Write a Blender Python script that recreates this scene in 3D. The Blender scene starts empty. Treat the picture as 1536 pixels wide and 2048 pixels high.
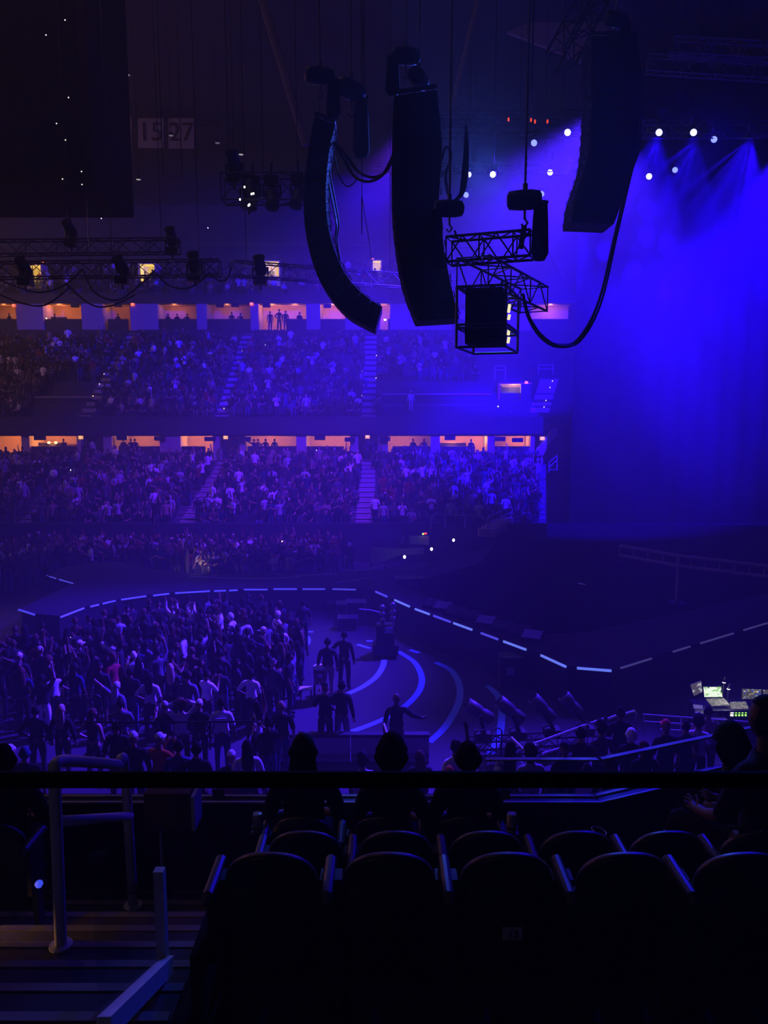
import bpy, bmesh, math, random
import numpy as np
from mathutils import Vector, Matrix, Euler

SC = bpy.context.scene
COL = SC.collection
R = math.radians
RND = random.Random(7)

# ------------------------------------------------------------------ camera
EYE = Vector((0.0, 0.0, 10.0))
F = 1538.0                      # focal length in pixels of a 1536 x 2048 frame
PITCH = R(7.48)
cam = bpy.data.cameras.new('camera')
cam.sensor_fit = 'VERTICAL'; cam.sensor_height = 36.0; cam.lens = F / 2048 * 36.0
cam.clip_start = 0.05; cam.clip_end = 400
camo = bpy.data.objects.new('camera', cam); COL.objects.link(camo)
camo.location = EYE; camo.rotation_euler = (math.pi / 2 - PITCH, 0, 0)
SC.camera = camo
FW = Vector((0, math.cos(PITCH), -math.sin(PITCH)))
UP = Vector((0, math.sin(PITCH), math.cos(PITCH)))

def ray(px, py):
    return FW + Vector((1, 0, 0)) * ((px - 768) / F) + UP * ((1024 - py) / F)
def at(px, py, Y):                      # the point seen at a pixel, Y metres into the hall
    d = ray(px, py); return EYE + d * (Y / d.y)
def flo(px, py, z=0.0):                 # the point seen at a pixel, on the level z
    d = ray(px, py); return EYE + d * ((z - EYE.z) / d.z)

# ------------------------------------------------------------------ view, world
SC.view_settings.view_transform = 'Standard'
SC.view_settings.look = 'None'
SC.view_settings.gamma = 1
SC.view_settings.use_curve_mapping = False
SC.view_settings.exposure = 0.0
SC.cycles.use_denoising = True
SC.cycles.use_adaptive_sampling = True; SC.cycles.adaptive_threshold = 0.02
SC.cycles.max_bounces = 4; SC.cycles.diffuse_bounces = 2; SC.cycles.glossy_bounces = 2
SC.cycles.transmission_bounces = 4; SC.cycles.transparent_max_bounces = 8; SC.cycles.volume_bounces = 0
SC.cycles.sample_clamp_indirect = 3.0
SC.cycles.sample_clamp_direct = 12.0
world = bpy.data.worlds.new('world'); SC.world = world; world.use_nodes = True
world.node_tree.nodes['Background'].inputs[0].default_value = (0.10, 0.06, 0.16, 1)
world.node_tree.nodes['Background'].inputs[1].default_value = 0.006

# ------------------------------------------------------------------ the show lights
def aim(o, target):
    o.rotation_euler = (Vector(target) - o.location).to_track_quat('-Z', 'Y').to_euler()
def spot(name, loc, target, power, angle, col, blend=0.4, radius=0.12):
    l = bpy.data.lights.new(name, 'SPOT'); l.energy = power; l.color = col
    l.spot_size = R(angle); l.spot_blend = blend; l.shadow_soft_size = radius
    o = bpy.data.objects.new(name, l); COL.objects.link(o); o.location = loc; aim(o, target)
    return o
def lamp(name, loc, power, col, radius=0.1):
    l = bpy.data.lights.new(name, 'POINT'); l.energy = power; l.color = col; l.shadow_soft_size = radius
    o = bpy.data.objects.new(name, l); COL.objects.link(o); o.location = loc
    return o
BLUE = (0.013, 0.0, 1.0)
SKYB = (0.055, 0.012, 1.0)
VIO = (0.12, 0.010, 1.0)
PALE = (0.05, 0.12, 1.0)
LIGHTS = [  # where the fixture hangs, what it points at, power, cone
    (at(1318, 264, 44), at(1180, 800, 57), 350e3, 60, BLUE),
    (at(1387, 264, 44), at(1330, 700, 57), 280e3, 46, BLUE),
    (at(1500, 276, 44.6), at(1420, 640, 57), 238e3, 50, BLUE),
    (at(1590, 276, 44.6), at(1500, 640, 57), 420e3, 60, BLUE),
    (at(985, 349, 30), at(880, 362, 19.5), 10e3, 34, PALE),
    (at(783, 349, 50), at(700, 440, 56), 120e3, 58, BLUE),
    (at(1040, 349, 50), at(880, 700, 60), 36e3, 56, BLUE),
    (at(1135, 349, 50), at(1090, 480, 57), 155e3, 48, BLUE),
]
for i, (a, b, p, ang, c) in enumerate(LIGHTS):
    spot('beam_light', a, b, p, ang, c)
# narrow rays fanning out below the truss
for ax, ay, tgts in ((1500, 279, ((1290, 440), (1330, 470), (1375, 500), (1440, 520))), (1392, 282, ((1290, 360), (1320, 420), (1350, 430))), (1318, 282, ((1280, 340), (1300, 380)))):
    for tx, ty in tgts:
        spot('ray_light', at(ax, ay, 46), at(tx, ty, 54), 420e3, 6, BLUE, .5, .05)
# washes from the flown rig over the crowd
spot('crowd_wash', (10.6, 36, 23.6), (-10, 28, 0), 245e3, 44, SKYB, 0.8, 0.3)
spot('crowd_wash', (10.4, 37, 23), (5, 15, 1), 110e3, 34, SKYB, 0.8, 0.3)
spot('crowd_wash', (10.5, 36.5, 23.3), (-6.5, 17, 1.5), 150e3, 36, SKYB, 0.8, 0.3)
spot('bowl_wash', (1.8, 42, 25), (-10, 58, 3), 80e3, 66, VIO, 0.9, 0.3)
spot('balcony_wash', (17, 44, 25), (0, 4, 7), 60e3, 20, BLUE, 0.8, 0.3)
# unseen warm fill lamps added to lift the dark left side
lamp('warm_fill', (-46, 56, 25), 3600, (1.0, 0.45, 0.75), .4)
lamp('rear_fill', (-5, -2.5, 12.5), 28, (0.75, 0.6, 1.0), .3)  # weak unseen fill lamp added behind the camera
lamp('warm_fill', (-14, 24, 37), 700, (1.0, 0.55, 0.70), .4)
# ------------------------------------------------------------------ mesh helpers
class MB:
    def __init__(s): s.v = []; s.f = []; s.m = []
    def add(s, vs, fs, mi=0):
        n = len(s.v); s.v += [tuple(v) for v in vs]; s.f += [tuple(n + i for i in f) for f in fs]; s.m += [mi] * len(fs); return s
    def box(s, c, size, rot=None, mi=0):
        hx, hy, hz = size[0] / 2, size[1] / 2, size[2] / 2
        vs = [Vector((x, y, z)) for x in (-hx, hx) for y in (-hy, hy) for z in (-hz, hz)]
        if rot is not None: vs = [rot @ v for v in vs]
        c = Vector(c); vs = [v + c for v in vs]
        return s.add(vs, [(0, 1, 3, 2), (4, 6, 7, 5), (0, 4, 5, 1), (2, 3, 7, 6), (0, 2, 6, 4), (1, 5, 7, 3)], mi)
    def bbox(s, a, b, mi=0):
        return s.box([(a[i] + b[i]) / 2 for i in range(3)], [abs(b[i] - a[i]) for i in range(3)], None, mi)
    def path(s, pts, r, n=8, closed=False, mi=0, cap=True):
        pts = [Vector(p) for p in pts]; rs = r if isinstance(r, (list, tuple)) else [r] * len(pts)
        N = len(pts); prev = None; base = len(s.v); vs = []
        for i, p in enumerate(pts):
            t = (pts[(i + 1) % N] - pts[i - 1]) if closed else (pts[min(i + 1, N - 1)] - pts[max(i - 1, 0)])
            if t.length < 1e-9: t = Vector((0, 0, 1))
            t.normalize()
            if prev is None:
                a = Vector((0, 0, 1)) if abs(t.z) < 0.9 else Vector((0, 1, 0)); u = t.cross(a).normalized()
            else:
                u = (prev - t * prev.dot(t)); u = u.normalized() if u.length > 1e-6 else t.orthogonal().normalized()
            prev = u; w = t.cross(u)
            vs += [p + (u * math.cos(2 * math.pi * k / n) + w * math.sin(2 * math.pi * k / n)) * rs[i] for k in range(n)]
        fs = []
        for i in range(N if closed else N - 1):
            a, b = i * n, ((i + 1) % N) * n
            fs += [(a + k, a + (k + 1) % n, b + (k + 1) % n, b + k) for k in range(n)]
        if cap and not closed:
            fs.append(tuple(range(n - 1, -1, -1))); fs.append(tuple((N - 1) * n + k for k in range(n)))
        return s.add(vs, fs, mi)
    def tube(s, a, b, r, n=8, mi=0): return s.path([a, b], r, n, mi=mi)
    def prism(s, poly, z0, z1, mi=0, mi_top=None):
        n = len(poly); vs = [(p[0], p[1], z0) for p in poly] + [(p[0], p[1], z1) for p in poly]
        s.add(vs, [(i, (i + 1) % n, n + (i + 1) % n, n + i) for i in range(n)] + [tuple(range(n - 1, -1, -1))], mi)
        return s.add(vs[n:], [tuple(range(n))], mi if mi_top is None else mi_top)
    def lathe(s, prof, c=(0, 0, 0), n=16, rot=None, mi=0):
        c = Vector(c); vs = []
        for r, z in prof:
            for k in range(n):
                v = Vector((r * math.cos(2 * math.pi * k / n), r * math.sin(2 * math.pi * k / n), z))
                if rot is not None: v = rot @ v
                vs.append(v + c)
        fs = [(i * n + k, i * n + (k + 1) % n, (i + 1) * n + (k + 1) % n, (i + 1) * n + k) for i in range(len(prof) - 1) for k in range(n)]
        fs.append(tuple(range(n - 1, -1, -1))); fs.append(tuple((len(prof) - 1) * n + k for k in range(n)))
        return s.add(vs, fs, mi)
    def truss(s, a, b, w=0.5, h=0.5, r=0.028, up=(0, 0, 1), bays=None, mi=0):
        a, b = Vector(a), Vector(b); t = (b - a).normalized(); up = Vector(up)
        side = t.cross(up).normalized(); up = side.cross(t).normalized(); L = (b - a).length
        nb = bays or max(1, round(L / (h * 1.15)))
        cs = [(-1, -1), (1, -1), (1, 1), (-1, 1)]
        P = lambda k, c: a + t * (L * k / nb) + side * (c[0] * w / 2) + up * (c[1] * h / 2)
        for c in cs: s.tube(P(0, c), P(nb, c), r, 6, mi)
        for k in range(nb + 1):
            if k % 2 == 0 or k == nb:
                for j in range(4): s.tube(P(k, cs[j]), P(k, cs[(j + 1) % 4]), r * .6, 5, mi)
        for k in range(nb):
            for j in range(4):
                c0, c1 = cs[j], cs[(j + 1) % 4]
                if k % 2: c0, c1 = c1, c0
                s.tube(P(k, c0), P(k + 1, c1), r * .6, 5, mi)
        return s
    def build(s, name, mats, parent=None, smooth=False, local=False):
        me = bpy.data.meshes.new(name)
        off = Vector((0, 0, 0))
        if parent is not None and not local: off = WLOC.get(parent.name, parent.location.copy())
        me.from_pydata([(v[0] - off[0], v[1] - off[1], v[2] - off[2]) for v in s.v], [], s.f)
        mats = mats if isinstance(mats, (list, tuple)) else [mats]
        for m in mats: me.materials.append(m)
        me.polygons.foreach_set('material_index', s.m)
        if smooth: me.polygons.foreach_set('use_smooth', [True] * len(s.f))
        me.update()
        o = bpy.data.objects.new(name, me); COL.objects.link(o)
        if parent is not None:
            o.parent = parent; WLOC[o.name] = off
        return o
WLOC = {}

def mat(name, col, rough=0.6, metal=0.0, emit=None, strength=1.0, var=0.25, scale=6.0, spec=0.4):
    m = bpy.data.materials.new(name); m.use_nodes = True
    nt = m.node_tree; b = nt.nodes['Principled BSDF']
    b.inputs['Roughness'].default_value = rough; b.inputs['Metallic'].default_value = metal
    b.inputs['Specular IOR Level'].default_value = spec
    if emit is not None:
        b.inputs['Base Color'].default_value = (*col, 1)
        b.inputs['Emission Color'].default_value = (*emit, 1); b.inputs['Emission Strength'].default_value = strength
        return m
    tc = nt.nodes.new('ShaderNodeTexCoord'); no = nt.nodes.new('ShaderNodeTexNoise')
    no.inputs['Scale'].default_value = scale; no.inputs['Detail'].default_value = 3
    mx = nt.nodes.new('ShaderNodeMix'); mx.data_type = 'RGBA'
    mx.inputs[6].default_value = (*[c * (1 - var) for c in col], 1)
    mx.inputs[7].default_value = (*[min(1, c * (1 + var)) for c in col], 1)
    nt.links.new(tc.outputs['Object'], no.inputs['Vector'])
    nt.links.new(no.outputs['Fac'], mx.inputs[0]); nt.links.new(mx.outputs[2], b.inputs['Base Color'])
    return m
def tag(o, label=None, cat=None, group=None, kind=None):
    if label: o['label'] = label
    if cat: o['category'] = cat
    if group: o['group'] = group
    if kind: o['kind'] = kind
    return o
def thing(name, label, cat, loc, group=None):
    o = bpy.data.objects.new(name, None); COL.objects.link(o); o.location = loc
    o.empty_display_size = 0.2
    WLOC[o.name] = Vector(loc)
    return tag(o, label, cat, group)
def structure(o): o['kind'] = 'structure'; return o
def children(o): return [c for c in KIDS.get(o.name, [])]
KIDS = {}
def kid(parent, o): KIDS.setdefault(parent.name, []).append(o); return o
def copy_tree(o, parent=None):
    c = o.copy(); COL.objects.link(c)
    if parent is not None: c.parent = parent
    for ch in [x for x in ALLKIDS(o)]: copy_tree(ch, c)
    return c
def ALLKIDS(o): return [x for x in o.children]
def rot_to(d, up=(0, 0, 1)):            # matrix whose Z axis points along d
    return Vector(d).to_track_quat('Z', 'Y').to_matrix()

M = {}
M['black'] = mat('black_paint', (0.012, 0.012, 0.014), 0.5)
M['blackcloth'] = mat('black_cloth', (0.012, 0.012, 0.014), 0.95, spec=0.1)
M['dark'] = mat('dark_grey', (0.03, 0.03, 0.033), 0.6)
M['concrete'] = mat('concrete', (0.10, 0.095, 0.095), 0.85, scale=1.5)
M['seatdark'] = mat('dark_seats', (0.028, 0.028, 0.034), 0.7)
M['steel'] = mat('brushed_steel', (0.30, 0.30, 0.32), 0.35, 0.8)
M['alu'] = mat('aluminium', (0.5, 0.5, 0.52), 0.4, 0.6)
M['wall'] = mat('dark_wall', (0.07, 0.062, 0.062), 0.9, scale=.5)
M['suite'] = mat('suite_wall', (0.62, 0.42, 0.30), 0.8)
M['fascia'] = mat('dark_fascia', (0.022, 0.02, 0.026), 0.6)
M['pillar'] = mat('pale_pillar', (0.33, 0.28, 0.28), 0.8)
M['floor'] = mat('floor_cover', (0.032, 0.032, 0.036), 0.6, scale=.7)
M['deck'] = mat('stage_deck', (0.036, 0.036, 0.042), 0.85, scale=2, spec=.05)
M['screen'] = mat('video_floor', (0.008, 0.008, 0.010), 0.9, spec=0.0)
M['drape'] = mat('stage_drape', (0.007, 0.007, 0.008), 0.95, scale=1.2, spec=0.05)
M['gauze'] = mat('back_gauze', (0.35, 0.35, 0.36), 0.95, scale=1.2, spec=0.05)

# ------------------------------------------------------------------ haze that fills the hall
hz = MB().bbox((-62, -6, -0.5), (62, 112, 41))
m = bpy.data.materials.new('haze'); m.use_nodes = True; nt = m.node_tree; nt.nodes.clear()
ou = nt.nodes.new('ShaderNodeOutputMaterial'); vs = nt.nodes.new('ShaderNodeVolumeScatter')
vs.inputs['Color'].default_value = (0.95, 0.95, 0.95, 1); vs.inputs['Density'].default_value = 0.0037; vs.inputs['Anisotropy'].default_value = 0.25
nt.links.new(vs.outputs[0], ou.inputs['Volume'])
haze = hz.build('haze', m); tag(haze, 'thin blue stage haze hanging in the whole hall', 'haze', kind='stuff')

# ------------------------------------------------------------------ shell of the hall
structure(MB().bbox((-60, 19.5, -0.3), (60, 52, 0)).build('floor', M['floor']))
structure(MB().bbox((-61, -4, 38), (61, 111, 38.4)).build('ceiling', M['wall']))
structure(MB().bbox((-61, 110, -0.3), (61, 110.5, 38)).build('wall_far', M['wall']))
structure(MB().bbox((-61.5, -4, -0.3), (-61, 110, 38)).build('wall_left', M['wall']))
structure(MB().bbox((61, -4, -0.3), (61.5, 110, 38)).build('wall_right', M['wall']))

def zc(py, Y): return at(768, py, Y).z
# far lower bowl: rows of treads
LB_Y0, LB_Y1, LB_N = 51.0, 65.8, 15
LB_Z0, LB_Z1 = zc(1062, LB_Y0), zc(921, LB_Y1)
def lower_z(i): return LB_Z0 + (LB_Z1 - LB_Z0) * i / (LB_N - 1)
def lower_y(i): return LB_Y0 + (LB_Y1 - LB_Y0) * i / (LB_N - 1)
def steps(mb, x0, x1, ys, zs, depth, base):
    for y, z in zip(ys, zs): mb.bbox((x0, y, base), (x1, y + depth, z))
def lower_x(i): return 10.9 + .20 * (lower_y(i) - LB_Y0)
b = MB()
for i in range(LB_N): steps(b, -58, lower_x(i), [lower_y(i)], [lower_z(i)], (LB_Y1 - LB_Y0) / (LB_N - 1), 0)
structure(b.build('floor_lower_bowl', M['concrete']))
structure(MB().bbox((-58, 50.7, 0), (10.9, 51.0, LB_Z0 + .55)).build('wall_lower_bowl', M['fascia']))
# far upper bowl
UB_Y0, UB_Y1, UB_N = 67.0, 81.6, 16
UB_Z0, UB_Z1 = zc(838, UB_Y0), zc(668, UB_Y1)
def upper_z(i): return UB_Z0 + (UB_Z1 - UB_Z0) * i / (UB_N - 1)
def upper_y(i): return UB_Y0 + (UB_Y1 - UB_Y0) * i / (UB_N - 1)
b = MB(); steps(b, -58, 20, [upper_y(i) for i in range(UB_N)], [upper_z(i) for i in range(UB_N)], (UB_Y1 - UB_Y0) / (UB_N - 1), UB_Z0 - .4)
structure(b.build('floor_upper_bowl', M['seatdark']))
# the front band of the upper bowl, over the lower suites
zf0, zf1 = zc(872, 66.2), zc(833, 66.2)
structure(MB().bbox((-58, 66.2, zf0), (20, 67.0, zf1)).build('wall_upper_fascia', M['fascia']))
# third tier and the wall above it
TB_Y0, TB_N = 83.5, 16
TB_Z0 = zc(592, TB_Y0)
b = MB(); steps(b, -58, 20, [TB_Y0 + .9 * i for i in range(TB_N)], [TB_Z0 + .52 * i for i in range(TB_N)], .9, TB_Z0 - .6)
structure(b.build('floor_third_tier', M['seatdark']))
zt0, zt1 = zc(607, 82.4), zc(588, 82.4)
structure(MB().bbox((-58, 82.4, zt0), (20, 83.5, zt1)).build('wall_third_fascia', M['fascia']))
# ------------------------------------------------------------------ suites in two rings
def suite_ring(name, y0, depth, py_top, py_floor, py_par, walls, pillars, light_px, power):
    z1, z0, zp = zc(py_top, y0), zc(py_floor, y0), zc(py_par, y0)
    zb = z0
    structure(MB().bbox((-58, y0 + depth, zb - .3), (20, y0 + depth + .2, z1 + 1)).build('wall_%s_back' % name, M['suite']))
    structure(MB().bbox((-58, y0, z1), (20, y0 + depth, z1 + .15)).build('ceiling_%s' % name, M['suite']))
    structure(MB().bbox((-58, y0, zb - .3), (20, y0 + depth, zb)).build('floor_%s' % name, M['dark']))
    n = 0
    for p0, p1 in walls:                        # low dark seat-backs in front of each suite
        a, b_ = at(p0, py_par, y0 + .4), at(p1, py_par, y0 + .4)
        n += 1
        structure(MB().bbox((a.x, y0 + .4, zb), (b_.x, y0 + .62, zp)).build('wall_%s_parapet_%d' % (name, n), M['fascia']))
    for p0, p1 in pillars:
        a, b_ = at(p0, py_top, y0), at(p1, py_top, y0); n += 1
        structure(MB().bbox((a.x, y0 + .1, zb), (b_.x, y0 + depth, z1)).build('wall_%s_divider_%d' % (name, n), M['pillar']))
    return z0, z1, zp
US = suite_ring('upper_suites', 82.4, 3.2, 605, 661, 637,
    [(-60, 75), (90, 205), (215, 255), (300, 395), (405, 500), (575, 640), (640, 700), (776, 900), (905, 1060), (1060, 1150)],
    [(30, 84), (161, 203), (259, 290), (290, 314), (392, 412), (500, 516), (612, 640), (690, 760), (780, 905), (1010, 1062)],
    None, 1)
LS = suite_ring('lower_suites', 66.2, 3.0, 872, 921, 893,
    [(58, 152), (160, 215), (245, 340), (340, 410), (495, 610), (610, 688), (785, 865), (870, 950), (985, 1062)],
    [(41, 57), (152, 160), (205, 222), (318, 345), (345, 360), (425, 438), (478, 490), (592, 612), (700, 716), (756, 776), (862, 880), (976, 990), (1062, 1070)],
    None, 1)
WARM = (1.0, 0.36, 0.10); AMBER = (1.0, 0.45, 0.12)
for px, p in ((10, 60), (120, 170), (232, 40), (350, 60), (455, 50), (545, 190), (590, 110), (665, 140), (768, 120), (1100, 90)):
    a = at(px, 618, 84.2); lamp('suite_lamp', (a.x, 84.0, US[1] - .35), p, (1.0, 0.30, 0.09))
for px, p in ((20, 220), (100, 260), (232, 90), (280, 120), (385, 90), (410, 120), (540, 160), (650, 130), (690, 110), (800, 120), (905, 130), (965, 110), (1040, 110)):
    a = at(px, 880, 67.7); lamp('suite_lamp', (a.x, 67.8, LS[1] - .4), p, (1.0, 0.33, 0.08))

# ------------------------------------------------------------------ stage, drape and runway
SZ = 1.5
near = [(750, 1180), (830, 1215), (960, 1262), (1080, 1306), (1135, 1331), (1225, 1338), (1380, 1290), (1536, 1243), (1700, 1192)]
P = [flo(x, y, SZ).xy for x, y in near]
P += [(34, 58), (8, 58)] + [flo(x, y, SZ).xy for x, y in ((985, 1092), (850, 1130), (735, 1156))]
structure(MB().prism([tuple(p) for p in P], 0, SZ, 0, 1).build('floor_stage', [M['black'], M['deck']]))
Pi = [tuple(flo(x, y, SZ).xy) for x, y in ((800, 1172), (1090, 1268), (1180, 1262), (1536, 1185), (1600, 1150))] + [(33, 57.6), (9.4, 57.6)] + [tuple(flo(x, y, SZ).xy) for x, y in ((960, 1128),)]
tag(MB().prism(Pi, SZ, SZ + .03).build('video_floor', M['screen']), 'black video floor panel sunk in the middle of the main stage', 'stage floor')
RZ = 1.2
rn = [(42, 1217), (72, 1227), (118, 1232), (165, 1214), (250, 1195), (340, 1184), (480, 1177), (600, 1175), (715, 1176), (748, 1180),
      (760, 1160), (850, 1130), (760, 1140), (600, 1147), (480, 1150), (380, 1146), (300, 1137), (230, 1122), (170, 1126), (120, 1136), (95, 1150), (150, 1166), (100, 1188)]
structure(MB().prism([tuple(flo(x, y, RZ).xy) for x, y in rn], 0, RZ, 0, 1).build('floor_runway', [M['black'], M['deck']]))
# back drapes: folded cloth
def drape(name, a, b_, z0, z1, m, amp=.22, fold=1.1):
    mb = MB(); a, b_ = Vector(a), Vector(b_); n = max(8, int((b_ - a).length / fold * 8)); d = (b_ - a).normalized(); nn = Vector((-d.y, d.x))
    pts = []
    for i in range(n + 1):
        t = i / n; s = (b_ - a).length * t
        o = amp * math.sin(2 * math.pi * s / fold) + .4 * amp * math.sin(2 * math.pi * s / fold * .37 + 1)
        p = a + d * s + nn * o; pts.append(p)
    vs = [(p.x, p.y, z0) for p in pts] + [(p.x, p.y, z1) for p in pts]
    vs += [(p.x - nn.x * .03, p.y - nn.y * .03, z0) for p in pts] + [(p.x - nn.x * .03, p.y - nn.y * .03, z1) for p in pts]
    k = n + 1; fs = []
    for i in range(n): fs += [(i, i + 1, k + i + 1, k + i), (2 * k + i + 1, 2 * k + i, 3 * k + i, 3 * k + i + 1)]
    mb.add(vs, fs); return mb.build(name, m, smooth=True)
tag(drape('stage_drape', at(1152, 600, 58).xy, (48, 58), 0.4, 34, M['drape'], .08, 1.6), 'tall dark drape closing off the stage at the end of the bowl', 'drape')
# ------------------------------------------------------------------ flown rig
M['cab'] = mat('speaker_cabinet', (0.011, 0.010, 0.012), 0.75, spec=0.2)
M['grille'] = mat('speaker_grille', (0.022, 0.02, 0.022), 0.8, spec=0.2)
M['cable'] = mat('cable_rubber', (0.02, 0.02, 0.022), 0.5)
M['cablepale'] = mat('painted_haze', (0.45, 0.45, 0.48), 0.5)
M['truss'] = mat('truss_metal', (0.22, 0.22, 0.24), 0.45, 0.4)
M['trussdark'] = mat('dark_truss', (0.02, 0.02, 0.023), 0.5)
M['lens'] = mat('lit_lens', (1, 1, 1), 0.3, emit=(0.32, 0.34, 1.0), strength=9)
M['lensdim'] = mat('dim_lens', (1, 1, 1), 0.3, emit=(0.25, 0.32, 1.0), strength=1.6)
M['glow'] = mat('white_led', (1, 1, 1), 0.3, emit=(1.0, 0.95, 0.85), strength=3)
M['red_led'] = mat('red_led', (0.4, 0, 0), 0.3, emit=(1.0, 0.05, 0.01), strength=2)
M['green_led'] = mat('green_led', (0.1, 0.4, 0), 0.3, emit=(0.35, 1.0, 0.1), strength=2)

def catmull(pts, n=8):
    pts = [Vector(p) for p in pts]; out = []
    for i in range(len(pts) - 1):
        p0, p1, p2, p3 = pts[max(i - 1, 0)], pts[i], pts[i + 1], pts[min(i + 2, len(pts) - 1)]
        for k in range(n):
            t = k / n
            out.append(0.5 * ((2 * p1) + (p2 - p0) * t + (2 * p0 - 5 * p1 + 4 * p2 - p3) * t * t + (3 * p1 - p0 - 3 * p2 + p3) * t ** 3))
    out.append(pts[-1]); return out
def resample(pts, n):
    d = [0]
    for a, b_ in zip(pts, pts[1:]): d.append(d[-1] + (b_ - a).length)
    out = []; j = 0
    for i in range(n + 1):
        s = d[-1] * i / n
        while j < len(d) - 2 and d[j + 1] < s: j += 1
        t = (s - d[j]) / max(1e-9, d[j + 1] - d[j]); out.append(pts[j].lerp(pts[j + 1], t))
    return out
def line_array(label, left, right, Y, wide, n, back, top_px, group=None):
    L = resample(catmull([at(x, y, Y) for x, y in left]), n); Rr = resample(catmull([at(x, y, Y) for x, y in right]), n)
    root = thing('line_array_speaker', label, 'speaker', (L[0] + Rr[0]) / 2)
    for i in range(n):
        a, b_, c, d = L[i], Rr[i], Rr[i + 1], L[i + 1]
        g = 0.012; ax = (d - a).normalized() * g; bx = (c - b_).normalized() * g
        q = [a + ax, b_ + bx, c - bx, d - ax]
        mb = MB(); e = 0.03; ctr = sum(q, Vector()) / 4
        ins = [ctr + (p - ctr) * 0.95 for p in q]
        vs = [p.copy() for p in ins] + [p + Vector((0, e, 0)) for p in q] + [p + Vector((0, wide - e, 0)) for p in q] + [p + Vector((0, wide, 0)) for p in ins]
        fs = [(0, 1, 2, 3), (15, 14, 13, 12)]
        for r_ in range(3):
            for k in range(4): fs.append((r_ * 4 + k, r_ * 4 + 4 + k, r_ * 4 + 4 + (k + 1) % 4, r_ * 4 + (k + 1) % 4))
        mb.add(vs, fs); cabn = mb.build('speaker_cabinet', M['cab'], root)
        f0, f1 = (q[0], q[3]) if back > 0 else (q[1], q[2])
        o = Vector((-0.012 * back, 0, 0)); f0i, f1i = f0.lerp(f1, .12), f0.lerp(f1, .88)
        gm = MB(); w0, w1 = Vector((0, .08, 0)), Vector((0, wide - .08, 0))
        gm.add([f0i + o + w0, f0i + o + w1, f1i + o + w1, f1i + o + w0, f0i - o + w0, f0i - o + w1, f1i - o + w1, f1i - o + w0],
               [(0, 1, 2, 3), (7, 6, 5, 4), (0, 4, 5, 1), (1, 5, 6, 2), (2, 6, 7, 3), (3, 7, 4, 0)])
        gm.build('front_grille', M['grille'], cabn)
        h0, h1 = (q[1], q[2]) if back > 0 else (q[0], q[3])
        o = Vector((0.05 * back, 0, 0))
        for yy in (.18, wide - .18):
            hb = MB(); hb.path([h0.lerp(h1, .3) + Vector((0, yy, 0)), h0.lerp(h1, .3) + o + Vector((0, yy, 0)), h0.lerp(h1, .7) + o + Vector((0, yy, 0)), h0.lerp(h1, .7) + Vector((0, yy, 0))], .014, 6)
            hb.build('rigging_handle', M['steel'], cabn)
    mb = MB(); a, b_ = L[0], Rr[0]; up = Vector((0, 0, .10))
    for yy in (.1, wide - .1): mb.tube(a + up + Vector((0, yy, 0)), b_ + up + Vector((0, yy, 0)), .05, 8)
    for t in (0.05, .5, .95): mb.tube(a.lerp(b_, t) + up + Vector((0, .1, 0)), a.lerp(b_, t) + up + Vector((0, wide - .1, 0)), .04, 8)
    mb.build('fly_bar', M['trussdark'], root)
    return root, L, Rr
A1, A1L, A1R = line_array('black curved line array hanging leftmost of the three, with a cable loom down its back',
    [(629, 232), (613, 320), (607, 410), (615, 485), (640, 562), (690, 626), (752, 660)],
    [(669, 246), (656, 320), (652, 400), (661, 472), (690, 545), (728, 588), (765, 613)], 20, 1.3, 15, 1, None)
A2, A2L, A2R = line_array('broad black line array hanging in the middle, almost straight',
    [(788, 190), (785, 300), (785, 380), (790, 460), (806, 560), (836, 642)],
    [(874, 178), (884, 290), (878, 400), (886, 480), (900, 560), (919, 637)], 18, 1.3, 13, 1, None)
A3, A3L, A3R = line_array('dark line array hanging right of the cage, its foot washed by blue haze',
    [(1184, 70), (1184, 200), (1181, 270), (1172, 330), (1150, 395), (1144, 445)],
    [(1276, 70), (1285, 180), (1281, 270), (1265, 340), (1246, 400), (1228, 448)], 25, 1.3, 16, -1, None)

# chain hoists
def hoist(px, py, Y, label, s=1.0, yaw=0.0, bag=(0.55, 1.2), side=1):
    p = at(px, py, Y); r = thing('chain_hoist', label, 'chain hoist', p)
    Rz = Matrix.Rotation(yaw, 3, 'Z'); Rx = Rz @ Matrix.Rotation(math.pi / 2, 3, 'Y')
    MB().lathe([(0.10 * s, -.34 * s), (.17 * s, -.30 * s), (.19 * s, -.1 * s), (.19 * s, .12 * s), (.16 * s, .28 * s), (.09 * s, .32 * s)], p, 14, Rx).build('motor_body', M['trussdark'], r, True)
    mb = MB(); mb.tube(p + Vector((0, 0, .18 * s)), p + Vector((0, 0, .30 * s)), .05 * s, 8)
    top = Vector((p.x, p.y, 38)); mb.path([p + Vector((0, 0, .28 * s)), top], .022, 5); mb.build('lifting_chain', M['truss'], r)
    hk = [p + Vector((0, 0, -.18 * s)), p + Vector((0, 0, -.34 * s)), p + Vector((.06 * s, 0, -.42 * s)), p + Vector((.0, 0, -.5 * s)), p + Vector((-.06 * s, 0, -.44 * s))]
    MB().path(hk, .025 * s, 6).build('hook', M['steel'], r)
    if bag:
        q = p + Rz @ Vector((.30 * s * side, 0, -.1 * s))
        MB().lathe([(.10 * s, -bag[1] * .98 * s), (.17 * s, -bag[1] * .85 * s), (.15 * s, -.3 * s), (.13 * s, 0), (.15 * s, .05 * s)], q, 10).build('chain_bag', M['blackcloth'], r, True)
    return r, p
hoist(640, 152, 20, 'chain hoist with long bag above the curved array, first from the left', 1.1, .3, (.5, .75))
hoist(702, 180, 20.6, 'stout chain hoist between the first two arrays', 1.3, .9, (.5, 1.1))
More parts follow.
